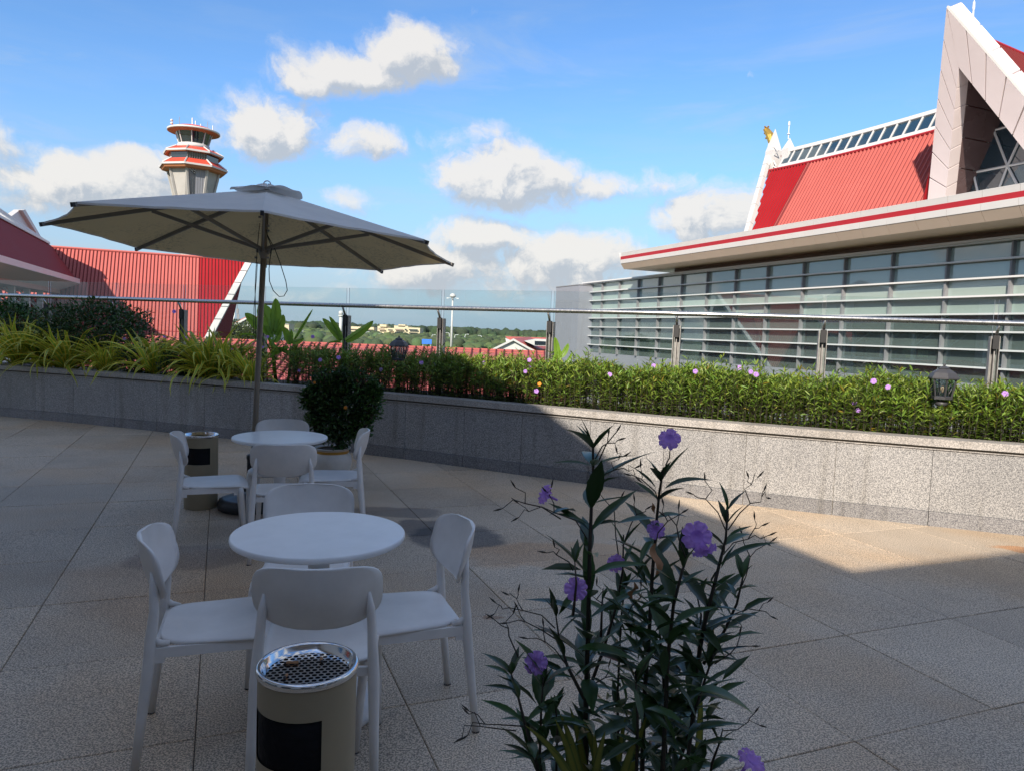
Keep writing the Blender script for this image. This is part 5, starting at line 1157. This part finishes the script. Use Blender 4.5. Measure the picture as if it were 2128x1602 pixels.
for bs_, tp, w, yw in (((603, 716), (588, 680), 18, .4), ((606, 712), (632, 703), 13, .6), ((600, 722), (560, 744), 12, .6), ((601, 735), (572, 722), 10, .4), ((604, 728), (630, 742), 9, .8), ((602, 712), (604, 684), 11, .9)):
    broad_leaf(ba, bs_, tp, Yb, w, mat='leafbroad' if 'leafbroad' in M else 'banana', yaw=yw)
broad_leaf(ba, (612, 706), (650, 643), Yb, 6, .05); b = MB(); b.tube([(bp_.x, bp_.y, .72), at(604, 745, Yb), at(603, 712, Yb)], [.02, .014, .006], 7); part('stalk', b, M['banana'], ba, True)
bp_ = planter(713, .6); Yb = bp_.y
ba = thing('canna_plant', 'three-leaved plant spreading in a fan in front of the second steel post', 'broad-leaved plant', (bp_.x, bp_.y, .72))
for bs_, tp, w, yw in (((709, 708), (670, 662), 17, .3), ((709, 708), (684, 658), 13, .5), ((718, 709), (776, 667), 18, .4), ((708, 712), (680, 714), 7, .9)): broad_leaf(ba, bs_, tp, Yb, w, yaw=yw)
b = MB(); b.tube([(bp_.x, bp_.y, .72), at(713, 708, Yb)], [.015, .007], 7); part('stalk', b, M['banana'], ba, True)
bp_ = planter(1163, .55); Yb = bp_.y
ba = thing('canna_plant', 'bright green pointed-leaf plant standing up from the sunlit hedge by the grey block', 'broad-leaved plant', (bp_.x, bp_.y, .72))
for bs_, tp, w, yw in (((1158, 745), (1153, 701), 14, .3), ((1165, 742), (1181, 714), 13, .5), ((1161, 750), (1163, 726), 10, .6), ((1172, 758), (1189, 733), 9, .7), ((1150, 752), (1158, 730), 9, .2)): broad_leaf(ba, bs_, tp, Yb, w, yaw=yw)
b = MB(); b.tube([(bp_.x, bp_.y, .72), at(1161, 748, Yb)], [.015, .007], 7); part('stalk', b, M['banana'], ba, True)
# ---- garden lanterns
def lantern(c, s, lab):
    t = thing('garden_lantern', lab, 'lantern', (c[0], c[1], .70)); zt = c[2]; P0 = Vector((c[0], c[1], 0)); n = 6; a0 = .3
    b = MB(); b.lathe([(.03, .70), (.03, zt - .42 * s), (.05, zt - .41 * s), (.055, zt - .39 * s), (.035, zt - .37 * s)], P0, 12); part('post', b, M['lantern'], t, True)
    b = MB(); b.lathe([(.085 * s, zt - .34 * s), (.095 * s, zt - .35 * s), (.095 * s, zt - .325 * s), (.085 * s, zt - .32 * s)], P0, n, a0=a0); part('bottom_ring', b, M['lantern'], t)
    b = MB(); b.lathe([(.115 * s, zt - .155 * s), (.140 * s, zt - .15 * s), (.138 * s, zt - .135 * s), (.11 * s, zt - .09 * s), (.065 * s, zt - .06 * s), (.05 * s, zt - .052 * s), (.055 * s, zt - .045 * s), (.03 * s, zt - .03 * s), (.012 * s, zt - .022 * s)], P0, n, a0=a0); part('roof', b, M['lantern'], t)
    b = MB(); b.lathe([(.008 * s, zt - .025 * s), (.014 * s, zt - .012 * s), (.006 * s, zt), (.0, zt + .004)], P0, 8); part('finial', b, M['lantern'], t, True)
    b = MB(); b.lathe([(0, zt - .29 * s), (.018 * s, zt - .27 * s), (.022 * s, zt - .24 * s), (.0, zt - .205 * s)], P0, 10); part('bulb', b, M['bulb'], t, True)
    for k in range(n):
        a, a2 = a0 + 2 * math.pi * k / n, a0 + 2 * math.pi * (k + 1) / n
        lo_ = P0 + Vector((.085 * s * math.cos(a), .085 * s * math.sin(a), zt - .325 * s)); hi_ = P0 + Vector((.115 * s * math.cos(a), .115 * s * math.sin(a), zt - .15 * s))
        lo2 = P0 + Vector((.085 * s * math.cos(a2), .085 * s * math.sin(a2), zt - .325 * s)); hi2 = P0 + Vector((.115 * s * math.cos(a2), .115 * s * math.sin(a2), zt - .15 * s))
        b = MB(); b.tube([lo_, hi_], .008 * s, 5); part('frame_bar', b, M['lantern'], t)
        b = MB(); b.slab([lo_.lerp(P0 + Vector((0, 0, lo_.z)), .06), lo2.lerp(P0 + Vector((0, 0, lo_.z)), .06), hi2.lerp(P0 + Vector((0, 0, hi_.z)), .06), hi_.lerp(P0 + Vector((0, 0, hi_.z)), .06)], .003); part('glass_pane', b, M['lampglass'], t)
        m0 = lo_.lerp(lo2, .5); m1 = hi_.lerp(hi2, .5); ctr = m0.lerp(m1, .5)
        b = MB(); b.tube([m0.lerp(m1, .05), ctr + (hi_ - hi2) * .18, m0.lerp(m1, .75), ctr - (hi_ - hi2) * .18, m0.lerp(m1, .2)], .0028 * s, 4); part('scrollwork', b, M['lantern'], t)
q = planter(1962, .46); p = at(1963, 756, q.y); lantern((q.x, q.y, p.z), .95, 'black iron lantern in the sunlit hedge at the right')
q = planter(826, .55); p = at(826, 698, q.y); lantern((q.x, q.y, p.z), .92, 'black iron lantern in the shaded middle of the hedge')
# ---- potted shrub
ps = thing('potted_shrub', 'dark round shrub in a white glazed pot with a golden band, by the wall', 'potted plant', (-1.84, 7.42, 0))
b = MB(); b.lathe([(.13, 0), (.15, .01), (.185, .10), (.205, .19), (.195, .255), (.165, .285), (.163, .300), (.178, .325), (.188, .335), (.176, .34), (.158, .325)], (-1.84, 7.42, 0), 40, cap=False); part('pot', b, M['pot'], ps, True)
b = MB(); b.lathe([(.168, .283), (.170, .290), (.170, .316), (.181, .322)], (-1.84, 7.42, 0), 40, cap=False); part('golden_band', b, M['gold'], ps, True)
b = MB(); b.lathe([(0, .315), (.163, .315)], (-1.84, 7.42, 0), 20, cap=False); part('soil', b, M['soil'], ps)
bush('', '', '', (-1.77, 7.42, .68), .22, .24, .31, 2100, M['leafdark'], .052, None, (.75, .85, .9), parent=ps, box_=2.4)
for cx, cz, r_ in ((-1.95, .98, .13), (-1.76, 1.04, .10), (-1.56, .98, .14), (-2.06, .84, .10), (-1.45, .78, .12), (-1.42, .94, .08), (-1.98, .62, .12), (-1.56, .58, .13), (-1.84, .86, .16)):
    bush('', '', '', (cx, 7.38, cz), r_, r_, r_ * 1.15, 420, M['leafdark'], .05, None, (1.0, 1.15, .9), parent=ps)
put('orange_flower', FO, ps, (-1.62, 7.02, .80), (0, -1, .3), 0, .6); put('orange_flower', FO, ps, (-1.93, 7.03, 1.03), (0, -1, .3), 0, .5)

# ================================================================== FOREGROUND PLANT
def Z(x, y): return 980 + x / 2.159, 860 + y / 2.159
fp_ = thing('flowering_petunia', 'tall dark-leaved plant with violet flowers rising in the foreground at right', 'flowering plant', (.26, 1.10, 0))
b = MB(); b.lathe([(.16, 0), (.18, .02), (.22, .5), (.235, .55), (.225, .56), (.205, .54), (.2, .48)], (.26, 1.10, 0), 32, cap=False); part('pot', b, M['pot'], fp_, True)
b = MB(); b.lathe([(0, .49), (.205, .49)], (.26, 1.10, 0), 20, cap=False); part('soil', b, M['soil'], fp_)
def leaf_mesh(k):
    b = MB(); dr = (.08, .20, .32, .12)[k]; tw = (.0, .25, -.2, .5)[k]; wd = (.26, .22, .28, .20)[k]
    def fn(a, c):
        s = (c - .5) * 2; w = wd * .5 * (max(0, math.sin(math.pi * a ** .82)) ** 1.1); rp = 1 + .06 * math.sin(a * 40 + s)
        x = s * w * rp; z = -dr * a * a + abs(s) * w * .35; t = tw * a
        return (x * math.cos(t) - .0, a, z + x * math.sin(t))
    b.grid(fn, 14, 4); return b.mesh('leaf', M['frontleaf'], True)
LM = [leaf_mesh(k) for k in range(4)]
nleaf = 0
def add_leaf(p, d, L, nrm_=None):
    global nleaf
    d = Vector(d).normalized(); up = Vector(nrm_ or (0, 0, 1)); x = d.cross(up)
    if x.length < .1: x = d.cross(Vector((0, -1, 0)))
    x.normalize(); z = x.cross(d); m = Matrix(((x.x, d.x, z.x), (x.y, d.y, z.y), (x.z, d.z, z.z)))
    o = link('leaf', random.choice(LM), fp_, Vector(p) - origin(fp_)); o.rotation_euler = m.to_euler(); o.scale = (L * random.uniform(.85, 1.2), L, L); nleaf += 1
stems = [ # (points in the enlarged view, depth, stem radius, leaf length, first leaf height fraction)
 ([(512, 1600), (512, 1280), (522, 1000), (530, 620), (537, 420), (545, 270), (545, 140)], 1.06, .0042, .085, .10),
 ([(765, 1600), (772, 1300), (795, 1000), (812, 700), (828, 500), (842, 350), (862, 240)], 1.12, .0040, .080, .12),
 ([(985, 1300), (1040, 960), (1100, 720), (1140, 560), (1150, 430)], 1.08, .0034, .075, .15),
 ([(290, 1560), (235, 1370), (205, 1250), (170, 1140)], .98, .0028, .065, .2),
 ([(505, 1275), (430, 1130), (395, 1020), (378, 900)], 1.04, .0026, .060, .25),
 ([(515, 1270), (590, 1060), (650, 860), (678, 700), (682, 540)], 1.16, .0028, .070, .2),
 ([(862, 1500), (880, 1100), (905, 860), (945, 700), (975, 620)], 1.02, .0036, .085, .1),
 ([(1040, 1120), (1130, 980), (1190, 850), (1215, 740), (1228, 700)], 1.14, .0026, .062, .2),
 ([(305, 1560), (312, 1330), (322, 1180)], 1.0, .0026, .075, .2),
 ([(1080, 1560), (1110, 1480), (1128, 1410)], 1.1, .0024, .060, .2),
 ([(872, 1600), (868, 1300), (850, 1050), (832, 830)], 1.2, .0036, .085, .1),
 ([(960, 1600), (1000, 1340), (1050, 1180), (1085, 1080)], 1.05, .0032, .085, .1),
 ([(660, 1600), (655, 1250), (672, 900), (690, 760)], 1.22, .0028, .070, .3),
 ([(920, 1600), (985, 1400), (1010, 1150), (1030, 900), (1000, 760)], 1.16, .0030, .080, .1),
 ([(380, 1600), (385, 1400), (372, 1260)], 1.06, .0024, .06, .3),
 ([(740, 1600), (745, 1350), (735, 1150)], 1.0, .003, .09, .2),
 ([(455, 900), (470, 760), (462, 650)], 1.0, .002, .05, .2),
 ([(580, 1000), (585, 860), (590, 780)], 1.1, .002, .05, .2)]
extra = []
def resample(pts, step):
    out = [pts[0].copy()]; acc = 0
    for a, c in zip(pts, pts[1:]):
        L = (c - a).length; d = (c - a) / max(L, 1e-6); pos = step - acc
        while pos <= L: out.append(a + d * pos); pos += step
        acc = (acc + L) % step
    return out
tips = []
for si, (pp, Y, r_, ll, f0) in enumerate(stems):
    pts = [at(*Z(x, y), Y + .02 * math.sin(i * 1.7 + si)) for i, (x, y) in enumerate(pp)]
    if pp[0][1] > 1480:
        base = Vector((.26 + (pts[0].x - .26) * .45, 1.10 + (pts[0].y - 1.10) * .4, .49)); pts = [base] + pts
    ra = [r_ * (1.15 - .75 * i / (len(pts) - 1)) for i in range(len(pts))]
    b = MB(); b.tube(pts, ra, 7); part('stem', b, M['stem'], fp_, True)
    ctrl = resample(pts, .034 if si not in (16, 17) else .028); n_ = len(ctrl); ph = random.uniform(0, 3.14)
    for i, c in enumerate(ctrl):
        f = i / max(1, n_ - 1)
        if f < f0 or c.z < .80: continue
        d_up = (ctrl[min(i + 1, n_ - 1)] - ctrl[max(i - 1, 0)]).normalized(); a_ = ph + i * 1.57
        if si < 3 and f < .45 and random.random() < .45: continue
        for s in (0, math.pi):
            if random.random() < .10 or nleaf > 292: continue
            out = Vector((math.cos(a_ + s), math.sin(a_ + s) * .8, 0)); el = R(random.gauss(18 + 22 * f, 14)) if i < n_ - 1 else R(62)
            dd = out * math.cos(el) + d_up * math.sin(el); L = ll * random.uniform(.75, 1.25) * (1 if i < n_ - 2 else .75)
            add_leaf(c, dd, L)
        if .15 < f < .95 and si in (0, 1, 2, 6, 7, 8, 10, 11, 13, 15, 12):
            for _ in range(3 if c.z < 1.22 else 1):
                t = random.uniform(0, 6.28); e_ = R(random.gauss(28, 22)); extra.append((c + Vector((random.gauss(0, .012), random.gauss(0, .02), random.gauss(0, .01))), (math.cos(t) * math.cos(e_), math.sin(t) * math.cos(e_), math.sin(e_)), ll * random.uniform(.45, 1.0)))
    tips.append((ctrl[-1], (ctrl[-1] - ctrl[-2]).normalized()))
    for s in range(3):
        a_ = random.uniform(0, 6.28); add_leaf(ctrl[-1], (math.cos(a_) * .35, math.sin(a_) * .35, 1), ll * random.uniform(.4, .7))
# big individual leaves that cross the view
for a, c, Y in (((470, 1055), (760, 1030), .97), ((560, 1075), (800, 1150), .98), ((1000, 1235), (1290, 1260), .98), ((1010, 1260), (1240, 1278), 1.0), ((840, 1310), (930, 1480), .95), ((590, 1560), (760, 1440), .95), ((545, 235), (370, 185), 1.06), ((555, 230), (730, 150), 1.06), ((865, 335), (1060, 235), 1.11), ((530, 500), (380, 415), 1.05), ((548, 400), (715, 350), 1.05), ((545, 150), (475, 40), 1.06), ((830, 335), (740, 230), 1.1), ((1120, 690), (1185, 560), 1.06), ((1040, 960), (1160, 660), 1.2), ((1150, 550), (1260, 490), 1.07), ((1150, 430), (1220, 325), 1.08), ((1150, 430), (1120, 300), 1.08), ((870, 1050), (855, 1160), .99), ((660, 860), (595, 750), 1.0), ((200, 1240), (50, 1205), .98), ((170, 1170), (65, 1105), .98), ((330, 1180), (225, 990), .98), ((1010, 620), (930, 640), 1.0)):
    p0, p1 = at(*Z(*a), Y), at(*Z(*c), Y + .01); add_leaf(p0, p1 - p0, (p1 - p0).length)
eb = leaves_mesh('small_leaves', np.array([tuple(e[0]) for e in extra]), unit(np.array([e[1] for e in extra])), unit(np.array([0, 0, 1.0]) + .3 * rng.normal(size=(len(extra), 3))), np.array([e[2] for e in extra]), np.array([e[2] * random.uniform(.2, .28) for e in extra]), np.ones((len(extra), 3)) * (.6 + .8 * rng.random((len(extra), 1))), M['frontleaf2'], droop=.25)
o = link('small_leaves', eb, fp_, -origin(fp_)); o['kind'] = 'stuff'
# thin branching flower stalks with buds
def twig(p0, p1, r_, depth, b):
    mid = p0.lerp(p1, .5) + Vector((random.gauss(0, .004), random.gauss(0, .004), random.gauss(.003, .004))); b.tube([p0, mid, p1], [r_, r_ * .85, r_ * .7], 4, cap=False)
    L = (p1 - p0).length; d = (p1 - p0).normalized()
    if depth > 0:
        for s in (-1, 1):
            side = d.cross(Vector((random.gauss(0, .5), -1, random.gauss(0, .5)))).normalized(); q = p1 + (d * .75 + side * (.55 * s)).normalized() * L * random.uniform(.35, .6); twig(p1, q, r_ * .75, depth - 1, b)
    else: b.tube([p1, p1 + d * .006, p1 + d * .014], [r_ * .8, .0016, .0003], 5, cap=False)
for a, c, Y, dp in (((520, 560), (370, 440), 1.03, 2), ((400, 470), (240, 400), 1.03, 1), ((540, 310), (640, 250), 1.06, 2), ((555, 200), (610, 130), 1.06, 1), ((570, 210), (650, 80), 1.06, 0), ((840, 400), (760, 290), 1.1, 1), ((870, 230), (890, 165), 1.1, 0), ((1140, 520), (1050, 380), 1.08, 1), ((1150, 520), (1250, 400), 1.08, 2), ((1120, 640), (1240, 560), 1.07, 2), ((375, 960), (230, 880), 1.03, 2), ((395, 1020), (240, 930), 1.03, 1), ((210, 1090), (165, 960), .98, 1), ((455, 700), (380, 630), 1.0, 1), ((660, 640), (640, 430), 1.14, 1), ((690, 560), (740, 450), 1.14, 1), ((1170, 900), (1290, 880), 1.14, 1), ((1090, 1120), (1190, 1040), 1.05, 1), ((1130, 1420), (1240, 1380), 1.1, 1), ((520, 1240), (600, 1180), 1.05, 1), ((240, 1400), (60, 1390), .96, 1), ((820, 620), (880, 480), 1.1, 1), ((960, 640), (920, 500), 1.0, 1), ((640, 950), (560, 830), 1.1, 1), ((1190, 820), (1250, 640), 1.12, 1), ((700, 900), (760, 820), 1.12, 1), ((430, 1130), (330, 1020), 1.02, 1), ((200, 1420), (40, 1400), .97, 1)):
    b = MB(); twig(at(*Z(*a), Y), at(*Z(*c), Y), .0011, dp, b); part('flower_stalk', b, M['stem'], fp_, True)
FM2 = flower_mesh('flower', .0185, M['petal'])
for x, y, Y, fd, sc, lab in ((888, 108, 1.10, (-.3, -1, .6), .98, None), (322, 356, 1.03, (-1, -.4, .5), .85, None), (830, 518, 1.12, (.1, -1, .4), .85, None), (1012, 548, 1.0, (-.1, -1, .2), 1.2, None), (1050, 622, 1.0, (.3, -.7, -.8), 1.0, None),
                             (643, 664, 1.13, (-.5, -.7, .6), .85, None), (470, 785, .99, (.1, -1, .3), .95, None), (292, 1118, .98, (.2, -1, .2), .95, None), (1262, 1545, 1.02, (.4, -.3, .9), 1.2, None)):
    p = at(*Z(x, y), Y); put('flower', FM2, fp_, p, fd, random.random() * 6, sc)
# a few dry brown leaves caught in the stems
DL = MB(); DL.grid(lambda a, c: ((c - .5) * .3 * math.sin(math.pi * a) , a, .15 * math.sin(6 * a) + .1 * (c - .5)), 6, 3); dme = DL.mesh('dry_leaf', M['butt'], True)
for x, y, sc in ((830, 720, .045), (720, 830, .035), (820, 445, .02)):
    o = link('dry_leaf', dme, fp_, at(*Z(x, y), 1.02) - origin(fp_)); o.scale = (sc,) * 3; o.rotation_euler = (1.2, .3, x)
# striped grass-like plant at its foot
sg = thing('striped_grass_plant', 'green and yellow striped grassy plant at the foot of the flowering plant', 'grassy plant', (.17, 1.06, .49))
for a, c, Y in (((480, 1680), (375, 1370), .98), ((500, 1680), (395, 1340), 1.0), ((490, 1700), (240, 1395), .95), ((520, 1680), (440, 1310), 1.04), ((560, 1680), (545, 1400), 1.03), ((585, 1680), (500, 1370), 1.05), ((660, 1680), (770, 1400), 1.0), ((640, 1690), (690, 1360), 1.08), ((700, 1680), (790, 1340), 1.1), ((470, 1700), (330, 1480), .94), ((1020, 1500), (1030, 1240), 1.2), ((450, 1690), (420, 1420), 1.0), ((540, 1700), (600, 1420), .98)):
    p0 = at(*Z(*a), Y); p1 = at(*Z(*c), Y); d = p1 - p0; L = d.length; rt_ = Vector((.17 + (p0.x - .17) * .5, 1.06 + (p0.y - 1.06) * .5, .49))
    side = d.cross(p0 - CAM).normalized(); arch = Vector((0, 0, L * .16)); n_ = 12; vs_, cols = [], []; b = MB()
    for i in range(n_ + 1):
        t = i / n_; q = rt_.lerp(p0, min(1, t * 2.2)) if t < .4545 else p0.lerp(p1, (t - .4545) / .5455); q = q + arch * math.sin(math.pi * max(0, (t - .4545) / .5455)) * .6
        w = .0062 * (1 - t ** 4) + .0003
        for s, cc in ((-1, (.08, .17, .25)), (-.4, (.26, .34, .4)), (.4, (.26, .34, .4)), (1, (.08, .17, .25))): b.v.append(tuple(q + side * (s * w))); cols.append(cc)
    for i in range(n_):
        for j in range(3): k = i * 4 + j; b.f.append((k, k + 1, k + 5, k + 4)); b.mi.append(0)
    o = part('blade', b, M['strap'], sg, True); a_ = o.data.attributes.new('tint', 'FLOAT_COLOR', 'POINT'); a_.data.foreach_set('color', np.array([(*c2, 1) for c2 in cols], np.float32).ravel())
